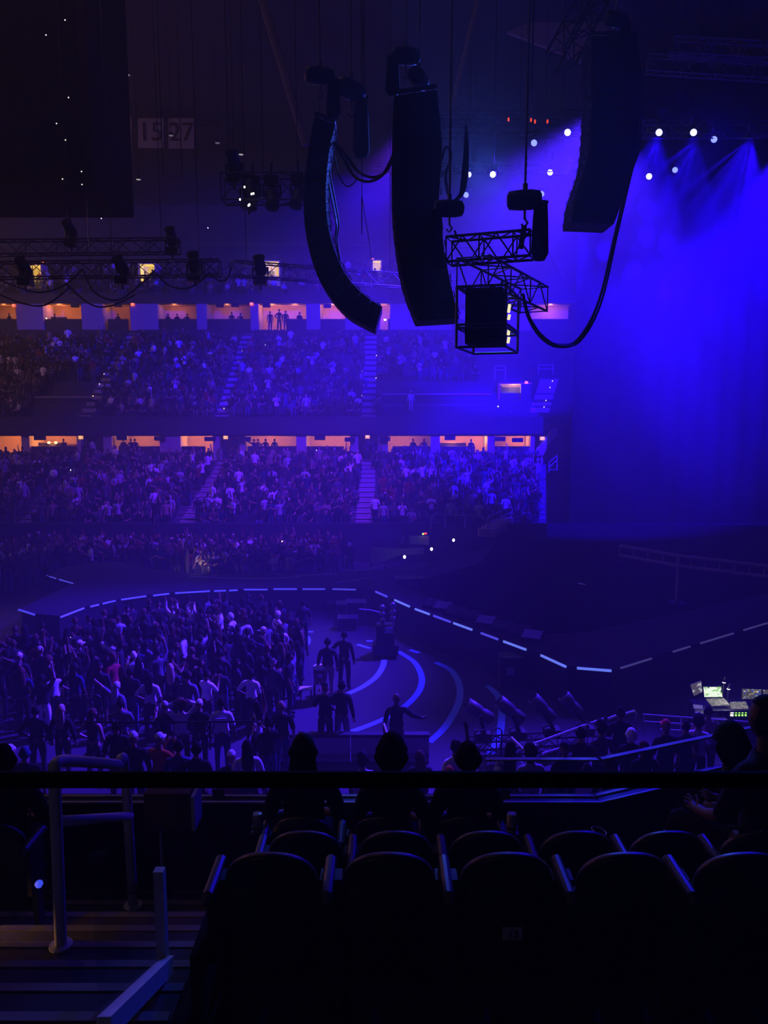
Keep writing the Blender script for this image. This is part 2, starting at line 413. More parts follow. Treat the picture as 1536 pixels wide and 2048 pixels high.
hoist(812, 112, 18.5, 'chain hoist with a hanging black bag over the middle array', 1.0, .1, (.5, .75), -1)
hoist(838, 158, 18.6, 'round chain hoist on top of the broad middle array', 1.0, 1.2, None)
hoist(1232, 40, 25.5, 'chain hoist over the array right of the cage', 1.2, .4, (.5, .9))
HA = hoist(1050, 400, 14.6, 'dark chain hoist with tall bag at the right end of the cage truss', .95, -.2, (.5, 1.05))
HB = hoist(899, 417, 15.1, 'chain hoist with tall bag at the left end of the cage truss', .85, .05, (.5, 1.25), -1)

# the flown cage below its trusses
r = thing('flown_truss_cage', 'black truss cage with a wrapped box hanging below two chain hoists', 'truss cage', at(985, 560, 15))
ta, tb = at(898, 503, 15.1), at(1064, 490, 14.6)
MB().truss(ta, tb, .45, .45, .026, bays=5).build('top_truss', M['trussdark'], r)
MB().tube(HA[1] + Vector((0, 0, -.45)), HA[1] + Vector((-.06, 0, -.85)), .05, 8).build('sling', M['blackcloth'], r)
MB().path([HB[1] + Vector((.1, 0, -.4)), at(915, 478, 15.1)], .02, 6).build('sling', M['blackcloth'], r)
t2a, t2b = at(945, 543, 14.5), at(1068, 600, 17.6)
MB().truss(t2a, t2b, .62, .52, .024, bays=6).build('lower_truss', M['truss'], r)
wv, dv = Vector((.955, -.297, 0)), Vector((.297, .955, 0)); C0 = at(1010, 692, 14.7); W, D, H = .93, 1.75, 1.12
mb = MB(); rr = .026
for a in (0, W):
    for d in (0, D):
        q = C0 - wv * a + dv * d; mb.tube(q, q + Vector((0, 0, H)), rr, 8)
for z in (0, .36, .42, H):
    for d in (0, D): mb.tube(C0 + dv * d + Vector((0, 0, z)), C0 - wv * W + dv * d + Vector((0, 0, z)), rr, 8)
    for a in (0, W): mb.tube(C0 - wv * a + Vector((0, 0, z)), C0 - wv * a + dv * D + Vector((0, 0, z)), rr, 8)
mb.build('cage_frame', M['truss'], r)
Rm = Matrix((wv, dv, Vector((0, 0, 1)))).transposed()
mb = MB(); mb.box(C0 - wv * W * .47 + dv * .45 + Vector((0, 0, H * .52)), (W * .74, .75, H * .92), Rm)
for k in range(5): mb.box(C0 - wv * W * .47 + dv * .06 + Vector((0, 0, .18 + .2 * k)), (W * .72, .03, .03), Rm)
mb.build('wrapped_box', M['blackcloth'], r)
M['tube'] = mat('painted_glint', (1, 1, 1), emit=(1, .90, .55), strength=.95)  # glow stands in for bright reflections inside the cage
for z0_, z1_ in ((.14, .26), (.30, .42), (.60, .70), (.74, .90)):
    c = C0 - wv * .10 + dv * 1.05
    MB().tube(c + Vector((0, 0, z0_)), c + Vector((.02, 0, z1_)), .03, 8).build('glint_bar', M['tube'], r)

def cable(name, label, pts, r_=.022, mtl=None, n=8, strands=1, spread=.05, group=None):
    mb = MB(); c = catmull(pts, n); rn_ = random.Random(len(label) * 7 + strands)
    for s in range(strands):
        o = Vector((rn_.uniform(-1, 1), rn_.uniform(-1, 1), rn_.uniform(-1, 1))) * spread if strands > 1 else Vector()
        mb.path([p + o * math.sin(math.pi * min(1, max(0, i / (len(c) - 1))) * .96 + .02) for i, p in enumerate(c)], r_, 6)
    return tag(mb.build(name, mtl or M['cable'], smooth=True), label, 'cable', group)
cable('cable_loom', 'thick cable loom looping from the cage up past the right array',
    [at(1046, 588, 16), at(1058, 635, 16.4), at(1085, 675, 17), at(1120, 693, 18), at(1160, 680, 19), at(1200, 605, 20.5), at(1232, 470, 22), at(1262, 345, 23.5), at(1279, 285, 24.6), at(1283, 150, 25)], .03, strands=4, spread=.06)
cable('cable_swag', 'heavy cable swag slung between the first two arrays',
    [at(668, 285, 20.5), at(690, 315, 20), at(712, 348, 19.8), at(740, 360, 19.4), at(768, 348, 19), at(786, 312, 18.6)], .035, strands=3, spread=.07)
cable('cable_swag', 'thin cable loop below the heavy swag beside the curved array',
    [at(668, 300, 20.5), at(676, 345, 20.2), at(692, 372, 20), at(708, 366, 20), at(716, 352, 20)], .016)
cable('cable_loom', 'pale cable loom hanging down the back of the curved array',
    [at(667, 280, 20.7), at(660, 310, 20.7), at(656, 345, 20.7), at(665, 400, 20.7), at(674, 450, 20.7), at(672, 480, 20.7), at(683, 540, 20.7)], .022, M['cablepale'], strands=3, spread=.09)
cable('cable_loom', 'dark cable loom hanging right of the broad middle array',
    [at(932, 250, 18.4), at(932, 300, 18.3), at(928, 350, 18.2), at(922, 385, 18), at(905, 405, 17.4)], .025, strands=4, spread=.09)
cable('cable_swag', 'pale cable loop glinting beside the top right edge of the middle array',  # not a real cable: the loop stands in for lit haze
    [at(880, 330, 18.8), at(888, 298, 18.8), at(897, 304, 18.8), at(896, 330, 18.8), at(888, 352, 18.8), at(895, 395, 18.6), at(906, 412, 17.5)], .03, M['cablepale'], strands=2, spread=.05)  # pale strands stand in for a wedge of lit haze
cable('hanging_line', 'thin line hanging down in the blue haze behind the curved array', [(at(724, 365, 26).x, 26, 38.1), at(724, 365, 26), at(724, 392, 26), at(738, 480, 26), at(745, 530, 26)], .014)

# trusses of the lighting rig
def truss_thing(label, a, b_, w, h, m, r_=.03, group=None):
    o = thing('lighting_truss', label, 'truss', (a + b_) / 2, group)
    MB().truss(a, b_, w, h, r_).build('lattice_frame', m, o)
    for t in (.08, .5, .92):
        p = a.lerp(b_, t)
        if p.z + h / 2 < 38: MB().tube(p + Vector((0, 0, h / 2 - .02)), (p.x, p.y, 38.05), .016, 5).build('hanging_cable', M['trussdark'], o)
    return o
truss_thing('upper of two dark lighting trusses over the left of the hall', at(-80, 497, 36), at(358, 492, 36), .6, .62, M['trussdark'])
truss_thing('lower of two dark lighting trusses over the left of the hall', at(-80, 542, 33), at(440, 536, 33), .6, .62, M['trussdark'])
truss_thing('lighting truss lit blue, running behind the curved array', at(463, 537, 33), at(805, 562, 36.3), .55, .58, M['truss'])
short_truss = truss_thing('short dark truss carrying lamps left of the curved array', at(446, 378, 30), at(608, 378, 30), .8, .95, M['trussdark'])
truss_thing('long truss over the stage carrying the beam lights', at(880, 258, 44.6), at(1640, 258, 44.6), .8, .7, M['trussdark'], .04)
truss_thing('low truss carrying the pale beam lamps behind the arrays', at(740, 338, 50), at(1160, 338, 50), .5, .45, M['trussdark'], .03)
truss_thing('truss with small red lamps below the stage roof', at(880, 238, 42), at(1200, 238, 42), .6, .6, M['trussdark'], .035)
truss_thing('steep dark truss leaning up to the roof above the stage', at(1120, 120, 30), at(1205, -40, 32), .8, .8, M['trussdark'], .05)
truss_thing('upper of two grey trusses at the roof above the stage', at(1345, 93, 34), at(1620, 108, 32), .5, .6, M['truss'], .035)
truss_thing('lower of two grey trusses at the roof above the stage', at(1295, 128, 38), at(1620, 148, 36), .5, .7, M['truss'], .035)

def moving_head(p, d, label, s=1.0, lens='lensdim', mount=1, group=None, hang=False):
    p = Vector(p); d = Vector(d).normalized(); o = thing('moving_head_light', label, 'stage light', p, group)
    Rm_ = rot_to(d)
    hd = MB().lathe([(.10 * s, -.30 * s), (.16 * s, -.26 * s), (.17 * s, -.05 * s), (.14 * s, .12 * s), (.17 * s, .20 * s), (.17 * s, .24 * s)], p - d * .25 * s, 14, Rm_).build('lamp_head', M['black'], o, True)
    MB().lathe([(.02 * s, 0), (.12 * s, .004), (.145 * s, .012 * s), (.12 * s, .03 * s), (.02 * s, .04 * s)], p - d * .02 * s, 14, Rm_).build('lens', M[lens], hd, True)
    c = p - d * .32 * s; z = Vector((0, 0, mount * 1.0)); sd = d.cross(Vector((0, 0, 1)))
    sd = sd.normalized() if sd.length > .1 else Vector((1, 0, 0))
    MB().path([c + sd * .2 * s, c + sd * .22 * s + z * .28 * s, c - sd * .22 * s + z * .28 * s, c - sd * .2 * s], .035 * s, 6).build('yoke', M['black'], o)
    MB().box(c + z * .38 * s, (.36 * s, .3 * s, .2 * s)).build('base', M['black'], o)
    if hang: MB().tube(c + z * .45 * s, (c.x, c.y, 38.05), .02, 6).build('hanging_cable', M['trussdark'], o)
    MB().tube(c + z * .45 * s, c + z * (.45 * s + (.55 if mount > 0 else .25)), .03 * s, 6).build('clamp', M['black'], o)
    return o
BEAMN = ['dark hanging lamp left of the first bright lamp', 'dark hanging lamp between the two bright lamps', 'dark hanging lamp right of the two bright lamps', 'lamp throwing the beam at the far right of the stage truss']
seen = ['first of two bright lamps under the stage truss', 'second of two bright lamps under the stage truss',
        'dim lamp under the stage truss right of the two bright ones', 'lamp throwing the beam at the far right of the stage truss',
        'pale lamp with a wide visible beam, right of the middle array', 'white lamp glowing at the left edge of the middle array',
        'small lamp second right of the middle array', 'oval pale lamp beside the right array']
for i, ((a, b_, p_, an, c_), lb) in enumerate(zip(LIGHTS, seen)):
    d = (Vector(b_) - Vector(a)).normalized()
    moving_head(Vector(a) - d * .12 + Vector((0, 0, .25 if i < 4 else 0)), d, 'stage light, ' + (lb if i > 3 else BEAMN[i]), .75 if i == 4 else 1.2, 'lens', 1, None, i == 4)
for px, py, Y, lb, ln in ((1068, 286, 44, 'oval lamp hanging left of the right array just under the truss', 'lensdim'), (1100, 345, 50, 'striped lamp left of the oval pale one', 'lens'),
        (937, 349, 50, 'small lamp between the cables and the wide beam lamp', 'lens'), (1083, 388, 49.6, 'small violet lamp right of the hoist bag', 'lensdim'),
        (932, 390, 49.6, 'small lamp low beside the left hoist', 'lensdim'), (1298, 353, 48, 'pale lamp standing alone in the bright haze', 'lens'),
        (1350, 340, 50, 'faint pink lamp in the bright haze', 'lensdim'), (1428, 279, 45, 'dim round lamp at the right part of the stage truss', 'lensdim'),
        (1318, 265, 43.4, 'first of two bright lamps under the stage truss', 'lens'), (1387, 265, 43.4, 'second of two bright lamps under the stage truss', 'lens'),
        (1135, 265, 44, 'small lamp on the truss left of the right array', 'lens')):
    p = at(px, py, Y); moving_head(p, (EYE - p).normalized() + Vector((-.4, 0, -.3)), 'stage light, ' + lb, 1.2, ln, 1, None, px > 1290 or px in (1083, 932))
for px, py in ((1017, 239), (1062, 240), (1070, 243), (1095, 243)):
    p = at(px, py, 41.6); tag(MB().box(p, (.06, .06, .16)).build('indicator_lamp', M['red_led']), 'tiny red lamp on the truss below the stage roof', 'lamp', 'red truss lamps')
tag(MB().box(at(1226, 80, 26), (.06, .06, .12)).build('indicator_lamp', M['green_led']), 'tiny green lamp at the foot of the steep truss', 'lamp')
for px, py, Y, lb in ((462, 300, 30, 'tall dark lamp standing above the short truss'), (500, 415, 30, 'dark lamp hanging under the left end of the short truss'), (545, 415, 30, 'dark lamp hanging under the middle of the short truss'),
        (590, 412, 30, 'dark lamp hanging under the right end of the short truss'), (495, 350, 29.8, 'dark lamp sitting inside the short truss'), (338, 455, 36, 'dark lamp standing on the upper left truss'),
        (130, 440, 36, 'dark lamp at the far left on the upper truss'), (385, 505, 33, 'dark lamp standing on the lower left truss'), (232, 512, 33, 'dark lamp between the two left trusses'),
        (517, 512, 33, 'lamp standing on the blue lit truss'), (36, 515, 33, 'dark lamp left of the first yellow doorway')):
    moving_head(at(px, py, Y), (RND.uniform(-.3, .3), -.5, -1 if 'under' in lb else .8), 'stage light, ' + lb, 1.5, 'black', 1 if 'under' in lb else -1)
for px, py in ((489, 374), (480, 399), (503, 388), (507, 387), (497, 411), (499, 409)):
    MB().box(at(px, py, 29.3), (.05, .05, .06)).build('status_led', M['glow'], short_truss)
for i, pts in enumerate(([(-20, 550), (30, 572), (80, 585), (130, 570), (165, 538)], [(165, 538), (190, 585), (235, 600), (280, 570), (310, 540)], [(310, 545), (340, 572), (380, 575), (420, 545)],
        [(-20, 580), (40, 605), (90, 610), (140, 575)], [(130, 565), (180, 608), (220, 612), (270, 590)], [(420, 548), (440, 562), (455, 556), (463, 535)])):
    cable('cable_swag', 'dark cable swag under the left trusses, %s' % ['first from the far left', 'below the gap before the second doorway', 'right of the second doorway', 'lowest at the far left', 'lowest in the middle', 'last before the blue truss'][i],
          [at(x, y, 32.5) for x, y in pts], .035)
for px, y0_, Y in ((727, 0, 30), (1062, 0, 20), (325, 170, 40), (363, 170, 40), (467, 150, 40), (222, 330, 36)):
    p = at(px, y0_, Y); q = at(px + 1, y0_ + 180, Y)
    tag(MB().tube((q.x, q.y, q.z), (q.x, q.y, 38), .025, 6).build('steel_cable', M['trussdark']), 'thin dark steel cable hanging from the roof', 'cable', 'roof hanging cables')

# roof steel, painted light patches, banners, scoreboard
n = 0
M['roofsteel'] = mat('roof_steel', (0.18, 0.15, 0.15), 0.8)
for (x0, y0, x1, y1, Y, r_) in ((515, -30, 612, 290, 44, .22), (966, -30, 903, 230, 44, .2), (560, 40, 1000, 38, 96, .22), (560, 147, 790, 145, 96, .22), (470, 148, 600, 146, 96, .2), (560, 213, 790, 215, 96, .25), (480, 262, 800, 264, 96, .3), (800, 147, 1010, 147, 96, .22), (788, 30, 788, 262, 95.5, .55)):
    n += 1; structure(MB().tube(at(x0, y0, Y), at(x1, y1, Y), r_, 8).build('trim_%d' % n, M['roofsteel']))
M['panel'] = mat('light_patch_and_door_wall', (0.50, 0.36, 0.30), 0.9, scale=.4)  # paler colour paints lit wall between trusses; also walls the corner doorway
def panel(px, Y, name, m):
    pts = [at(x, y, Y) for x, y in px]; mb = MB(); k = len(pts)
    mb.add(pts + [p + Vector((0, .3, 0)) for p in pts], [tuple(range(k)), tuple(range(2 * k - 1, k - 1, -1))] + [(i, k + i, k + (i + 1) % k, (i + 1) % k) for i in range(k)])
    return mb.build(name, m)
structure(panel([(270, 179), (512, 179), (505, 190), (440, 246), (395, 238)], 99, 'wall_roof_light_patch', M['panel']))
structure(panel([(1015, 64), (1190, -10), (1240, -10), (1200, 100), (1165, 125), (1120, 105)], 60, 'wall_stage_light_patch', M['panel']))
n += 1; structure(MB().truss(at(230, 172, 80), at(620, 172, 80), 1.2, 1.0, .09).build('trim_%d' % n, M['roofsteel']))
n += 1; structure(MB().truss(at(265, 182, 80), at(440, 250, 80), 1.0, 1.0, .09).build('trim_%d' % n, M['roofsteel']))
n += 1; structure(MB().truss(at(440, 250, 80), at(520, 190, 80), 1.0, 1.0, .09).build('trim_%d' % n, M['roofsteel']))
M['banner'] = mat('banner_cloth', (0.34, 0.31, 0.33), 0.95)
M['bannerink'] = mat('banner_ink', (0.03, 0.025, 0.03), 0.9)
def text(body, size, loc, rot, m, parent, name, ext=.01, align='CENTER'):
    c = bpy.data.curves.new(name, 'FONT'); c.body = body; c.size = size; c.extrude = ext; c.align_x = align; c.align_y = 'CENTER'; c.resolution_u = 3
    c.materials.append(m); o = bpy.data.objects.new(name, c); COL.objects.link(o)
    bpy.context.view_layer.update()
    me = bpy.data.meshes.new_from_object(o.evaluated_get(bpy.context.evaluated_depsgraph_get()))
    bpy.data.objects.remove(o); o = bpy.data.objects.new(name, me); COL.objects.link(o)
    o.rotation_euler = rot
    if parent is not None: o.parent = parent; o.location = Vector(loc) - WLOC.get(parent.name, parent.location)
    else: o.location = loc
    return o
def banner(px, label, word=None, lines=0):
    pts = [at(x, y, 74) for x, y in px]; c = sum(pts, Vector()) / len(pts)
    o = thing('hanging_banner', label, 'banner', c)
    mb = MB(); k = len(pts); mb.add(pts + [p + Vector((0, .06, 0)) for p in pts], [tuple(range(k)), tuple(range(2 * k - 1, k - 1, -1))] + [(i, k + i, k + (i + 1) % k, (i + 1) % k) for i in range(k)])
    mb.build('cloth', M['banner'], o)
    MB().tube(pts[0], pts[1], .06, 8).build('top_rod', M['trussdark'], o)
    for q in pts[:2]: MB().tube(q, (q.x, q.y, 38.05), .02, 5).build('hanging_cable', M['trussdark'], o)
    x0, x1 = pts[0].x, pts[1].x
    if word: text(word, 2.3, (c.x, 73.95, c.z), (math.pi / 2, 0, 0), M['bannerink'], o, 'number', .02)
    for i in range(lines):
        MB().box((c.x, 73.96, pts[0].z - .8 - .8 * i), ((x1 - x0) * (.5 + .1 * (i % 2)), .03, .35)).build('text_line', M['bannerink'], o)
    return o
banner([(204, 232), (263, 232), (263, 318), (234, 328), (204, 320)], 'tall grey pennant banner with lines of lettering, left of the number banners', None, 4)
banner([(276, 235), (327, 235), (327, 296), (276, 296)], 'left one of two grey number banners at the roof, reading 15', '15')
banner([(337, 235), (388, 235), (388, 297), (337, 297)], 'right one of two grey number banners at the roof, reading 27', '27')
sb0, sb1 = at(-190, 372, 38), at(186, 372, 38)
o = thing('scoreboard', 'huge black scoreboard hanging at the upper left', 'scoreboard', (sb0 + sb1) / 2)
mb = MB().bbox((sb0.x, 38, sb0.z), (sb1.x, 44, 34)); mb.build('housing', M['blackcloth'], o)
MB().bbox((sb0.x + .3, 37.9, sb0.z + .4), (sb1.x - .3, 38, 33)).build('screen', M['screen'], o)
for px, py in ((130, 40), (137, 195), (92, 70), (113, 247), (131, 280), (163, 343), (164, 369), (125, 358)):
    MB().box(at(px, py, 37.88), (.035, .03, .035)).build('status_led', M['glow'], o)
for px, py, Y in ((238, 326, 60), (277, 359, 60), (342, 271, 60), (482, 309, 60), (435, 286, 60), (256, 150, 60)):
    p = at(px, py, Y); mm = M['glow'] if py > 300 and px < 300 else M['lensdim']
    o = thing('house_light', 'small house lamp hanging high in the dark left roof', 'lamp', p, 'roof house lamps')
    MB().lathe([(.05, .25), (.16, .2), (.2, 0)], p, 12).build('shade', M['trussdark'], o, True)
    MB().lathe([(.17, -.01), (.17, .01)], p, 12).build('bulb', mat('house_bulb', (1, 1, 1), emit=(1, .9, .8), strength=.45 if py > 300 else .12), o)
    MB().tube(p + Vector((0, 0, .2)), (p.x, p.y, 38), .02, 5).build('stem', M['trussdark'], o)
# ------------------------------------------------------------------ far side: aisles, doorways, signs, step lights
M['stair'] = mat('pale_stair', (0.34, 0.32, 0.32), 0.8)
M['nosing'] = mat('stair_nosing', (0.6, 0.45, 0.35), 0.7)
M['exit'] = mat('exit_sign_red', (0.5, 0.1, 0.02), 0.5, emit=(1.0, 0.13, 0.03), strength=1.1)
M['exita'] = mat('exit_sign_amber', (0.6, 0.3, 0.02), 0.5, emit=(1.0, 0.42, 0.08), strength=1.0)
M['exitink'] = mat('exit_lettering', (1, .9, .8), 0.5, emit=(1.0, 0.62, 0.40), strength=1.6)
M['doorwall'] = mat('yellow_doorway', (0.80, 0.70, 0.38), 0.8)
M['amber'] = mat('amber_step_light', (1, .7, .3), emit=(1.0, .62, .22), strength=2.2)
M['torch'] = mat('phone_torch', (1, 1, 1), emit=(1.0, 1.0, .86), strength=5)
M['phone'] = mat('phone_body', (0.02, 0.02, 0.02), 0.3)
LBD = (LB_Y1 - LB_Y0) / (LB_N - 1); UBD = (UB_Y1 - UB_Y0) / (UB_N - 1)
AISLES_L, AISLES_U = [], []
n = 0
def aisle(x, w, ys, zs, d, name, i0, store):
    store.append((x - w / 2, x + w / 2))
    mb = MB(); mn = MB()
    for k, (y, z) in enumerate(zip(ys, zs)):
        if k < i0: continue
        z2 = (z + (zs[k + 1] if k + 1 < len(zs) else z)) / 2
        mb.bbox((x - w / 2, y, z - .01), (x + w / 2, y + d, z + .02)); mb.bbox((x - w / 2, y + d / 2, z), (x + w / 2, y + d, z2 + .02))
        for q, zz in ((y, z + .02), (y + d / 2, z2 + .02)): mn.bbox((x - w / 2, q - .02, zz - .01), (x + w / 2, q + .09, zz + .012))
    o = structure(mb.build('floor_aisle_%s' % name, M['stair'])); structure(mn.build('trim_nosing_%s' % name, M['nosing']))
ysl, zsl = [lower_y(i) for i in range(LB_N)], [lower_z(i) for i in range(LB_N)]
ysu, zsu = [upper_y(i) for i in range(UB_N)], [upper_z(i) for i in range(UB_N)]
for nm, px, py, y in (('lower_middle', 732, 990, 57), ('lower_left', 400, 1010, 56), ('lower_far_left', 108, 990, 57)):
    aisle(at(px, py, y).x, 1.25, ysl, zsl, LBD, nm, 0, AISLES_L)
for nm, px, py, y in (('upper_middle', 738, 790, 70), ('upper_left', 463, 770, 72), ('upper_far_left', 205, 770, 72)):
    aisle(at(px, py, y).x, 1.2, ysu, zsu, UBD, nm, 0, AISLES_U)
# little step lamps beside the aisles
def dot(p, name, m, label, cat, group, r_=.05):
    o = MB().lathe([(r_ * .5, -r_), (r_, 0), (r_ * .5, r_)], p, 8).build(name, m, smooth=True)
    return tag(o, label, cat, group)
for pts, y0, y1, lb in (([(218, 745), (208, 748), (199, 768), (186, 792)], 76, 70, 'far left'), ([(484, 702), (477, 723), (470, 745), (463, 769), (456, 793), (452, 805), (448, 817)], 78.5, 68, 'left'),
                ([(725, 700), (725, 722), (724, 743), (723, 791), (721, 841)], 78.6, 67.5, 'middle'), ([(753, 711), (752, 756)], 77.6, 73, 'right of the middle'), ([(1105, 762), (1100, 775), (1092, 801), (1088, 814)], 72, 68, 'corner')):
    for i, (x, y) in enumerate(pts):
        Y = y0 + (y1 - y0) * i / max(1, len(pts) - 1)
        dot(at(x, y, Y), 'step_lamp', M['amber'], 'tiny amber step lamp beside the %s stairs of the upper bowl' % lb, 'lamp', 'step lamps, %s upper stairs' % lb)
# phones held up with their torch on
for i, (x, y, Y) in enumerate(((443, 685, 79), (855, 709, 77), (853, 722, 76), (832, 721, 76), (248, 805, 69), (418, 901, 65.5), (410, 914, 65), (516, 904, 65.3), (633, 901, 65.3), (996, 813, 68.5), (203, 437, 95), (416, 456, 94), (142, 940, 63.5), (805, 958, 62), (565, 1083, 48), (143, 1276, 31), (105, 955, 63), (530, 690, 78))):
    o = thing('phone', ['phone torch glowing in the dark upper seats', 'phone torch glowing among the far crowd'][y > 850], 'phone', at(x, y, Y), 'phone torches, %s' % ('upper seats' if y < 850 else 'far crowd'))
    p = at(x, y, Y); MB().box(p + Vector((0, .012, -.05)), (.075, .012, .15)).build('phone_body', M['phone'], o)
    MB().lathe([(.02, -.05), (.06, 0), (.02, .05)], p + Vector((0, -.05, 0)), 8).build('torch', M['torch'], o, True)

def exit_sign(px, py, Y, w, m, label):
    p = at(px, py, Y); o = thing('exit_sign', label, 'exit sign', p)
    h = w * .75
    MB().bbox((p.x - w / 2, p.y, p.z - h / 2), (p.x + w / 2, p.y + .12, p.z + h / 2)).build('sign_box', m, o)
    text('EX', w * .40, (p.x, p.y - .01, p.z + h * .22), (math.pi / 2, 0, 0), M['exitink'], o, 'lettering', .004)
    text('IT', w * .40, (p.x, p.y - .01, p.z - h * .22), (math.pi / 2, 0, 0), M['exitink'], o, 'lettering', .004)
    MB().tube((p.x, p.y + .06, p.z), (p.x, p.y + .06, p.z + h), .02, 6).build('bracket', M['dark'], o)
for a in ((85, 523, 87.5, .36, 'exit', 'red exit sign above the first yellow doorway of the top tier'), (299, 530, 87.5, .36, 'exit', 'red exit sign above the second yellow doorway of the top tier'),
          (745, 519, 87.5, .36, 'exit', 'red exit sign beside the narrow doorway behind the arrays'),
          (27, 611, 82.3, .40, 'exit', 'red exit sign at the far left of the upper suites'), (265, 609, 82.3, .40, 'exit', 'red exit sign in the middle of the left upper suites'), (503, 608, 82.3, .40, 'exit', 'red exit sign on the pillar beside the standing upper suite guests'),
          (161, 875, 66.1, .38, 'exita', 'amber exit sign at the left end of the lower suites'), (451, 875, 66.1, .38, 'exita', 'amber exit sign beside the stairway between lower suites'), (735, 874, 66.1, .38, 'exita', 'amber exit sign above the middle lower stairs'),
          (1085, 877, 64.8, .40, 'exita', 'amber exit sign at the right end of the lower suites'), (1053, 765, 70.3, .30, 'exit', 'small red exit sign above the lit corner doorway')):
    exit_sign(*a[:4], M[a[4]], a[5])
# doorways of the top tier: lit boxes set into the steps
def doorway(i, px0, px1, py0, py1, Y, depth, power):
    a, b_ = at(px0, py0, Y), at(px1, py1, Y); mb = MB(); t = .12
    x0, x1, z1, z0 = a.x, b_.x, a.z, b_.z
    mb.bbox((x0 - t, Y, z0 - 1), (x0, Y + depth, z1 + t)); mb.bbox((x1, Y, z0 - 1), (x1 + t, Y + depth, z1 + t))
    mb.bbox((x0, Y, z1), (x1, Y + depth, z1 + t)); mb.bbox((x0, Y + depth, z0 - 1), (x1, Y + depth + t, z1 + t)); mb.bbox((x0, Y, z0 - 1), (x1, Y + depth, z0))
    structure(mb.build('door_%d' % i, M['doorwall']))
    MB().bbox((x0, Y + .1, z0), (x0 + .08, Y + .2, z1)).build('door_frame', M['dark'], bpy.data.objects['door_%d' % i])
    lamp('doorway_lamp', ((x0 + x1) / 2, Y + depth * .45, z1 - .3), power, (1.0, 0.72, 0.22))
YT = 86.0
doorway(1, 52, 83, 530, 572, YT, 1.6, 220)
doorway(2, 278, 310, 528, 572, YT, 1.6, 220)
doorway(3, 524, 558, 523, 553, YT, 1.6, 320)
doorway(4, 744, 762, 521, 578, YT, 1.6, 260)
# lit corner doorway of the upper bowl with its stairs
a, b_ = at(1000, 768, 70.5), at(1040, 836, 70.5)
mb = MB(); mb.bbox((a.x, 72.0, b_.z), (b_.x + 1.0, 72.2, a.z + .05)); mb.bbox((a.x - .15, 70.5, b_.z - .4), (a.x, 72.2, a.z + .05)); mb.bbox((b_.x + .2, 70.5, b_.z - .4), (b_.x + .3, 72.0, a.z + .05))
mb.bbox((a.x, 70.5, b_.z - .3), (b_.x + .2, 72.2, b_.z)); mb.bbox((a.x - .15, 70.5, a.z), (b_.x + 1.0, 72.2, a.z + .12))
structure(mb.build('door_5', M['panel']))
structure(MB().bbox((at(1042, 768, 70.3).x, 70.3, zc(838, 70.3)), (at(1062, 768, 70.3).x, 70.5, zc(768, 70.3))).build('wall_corner', M['fascia']))
for i in range(7): structure(MB().bbox((at(1001, 0, 71.5).x, 71.3, zc(772 + 4.5 * i, 71.3) - .05), (at(1019, 0, 71.5).x, 71.4, zc(772 + 4.5 * i, 71.3))).build('trim_slat_%d' % i, M['dark']))
lamp('doorway_lamp', (at(1028, 790, 71.2).x, 71.2, zc(775, 71.2)), 90, (1.0, .55, .22))
o = tag(MB().bbox(at(1040, 829, 69.9), at(1055, 820, 69.8)).build('notice_board', mat('yellow_notice', (.7, .6, .1), emit=(1, .8, .1), strength=.9)), 'small bright yellow panel at the foot of the corner doorway', 'sign')
mb = MB()
for k in range(14):
    t = k / 13; p = at(1058 + 22 * t, 826 - 68 * t, 68.2 + 4.6 * t); mb.bbox((p.x, p.y, p.z - .2), (p.x + 1.7, p.y + .36, p.z))
structure(mb.build('floor_corner_stairs', M['stair']))
def rail(label, pts_list, r_, m, name='handrail', group=None):
    o = thing(name, label, 'handrail', pts_list[0][0], group)
    for i, pts in enumerate(pts_list): MB().path(pts, r_, 6).build('rail' if i == 0 else 'post' if len(pts) == 2 and abs((Vector(pts[1]) - Vector(pts[0])).z) > .5 else 'rail', m, o)
    return o
rail('thin railing above the lit corner doorway, right part', [[at(1077, 730, 71), at(1106, 730, 71)], [at(1077, 730, 71), at(1077, 748, 71)], [at(1106, 728, 71), at(1106, 748, 71)], [at(1077, 738, 71), at(1106, 738, 71)]], .035, M['alu'])
rail('thin railing above the lit corner doorway, left part', [[at(990, 732, 71), at(1010, 732, 71)], [at(990, 732, 71), at(990, 760, 71)], [at(1011, 732, 71), at(1011, 760, 71)], [at(990, 740, 71), at(1010, 740, 71)]], .035, M['alu'])
rail('small handrail standing at the foot of the corner doorway', [[at(1018, 830, 68.2), at(1023, 822, 68.6), at(1023, 842, 68.6)], [at(1018, 830, 68.2), at(1018, 853, 68.2)]], .04, M['alu'])
rail('white stair railing right below the slanted beam', [[at(1098, 925, 60), at(1114, 911, 61)], [at(1099, 934, 60), at(1114, 920, 61)], [at(1098, 925, 60), at(1098, 945, 60)], [at(1114, 911, 61), at(1114, 940, 61)], [at(1098, 940, 60), at(1114, 940, 61)]], .035, M['alu'])
rail('long curved handrail in front of the right block of the lower bowl', [[at(861, 1058, 48.5), at(863, 1034, 48.5), at(872, 1027, 48.5), at(966, 1034, 48.5), at(974, 1038, 48.5), at(975, 1056, 48.5)], [at(890, 1029, 48.5), at(890, 1056, 48.5)], [at(930, 1032, 48.5), at(930, 1056, 48.5)]], .035, M['alu'])
rail('slanted handrail of the lit corner steps', [[at(976, 1034, 48.6), at(1024, 1013, 52)], [at(980, 1044, 48.6), at(1024, 1024, 52)], [at(976, 1034, 48.6), at(976, 1058, 48.6)], [at(1024, 1013, 52), at(1024, 1038, 52)]], .04, M['alu'])
mb = MB()
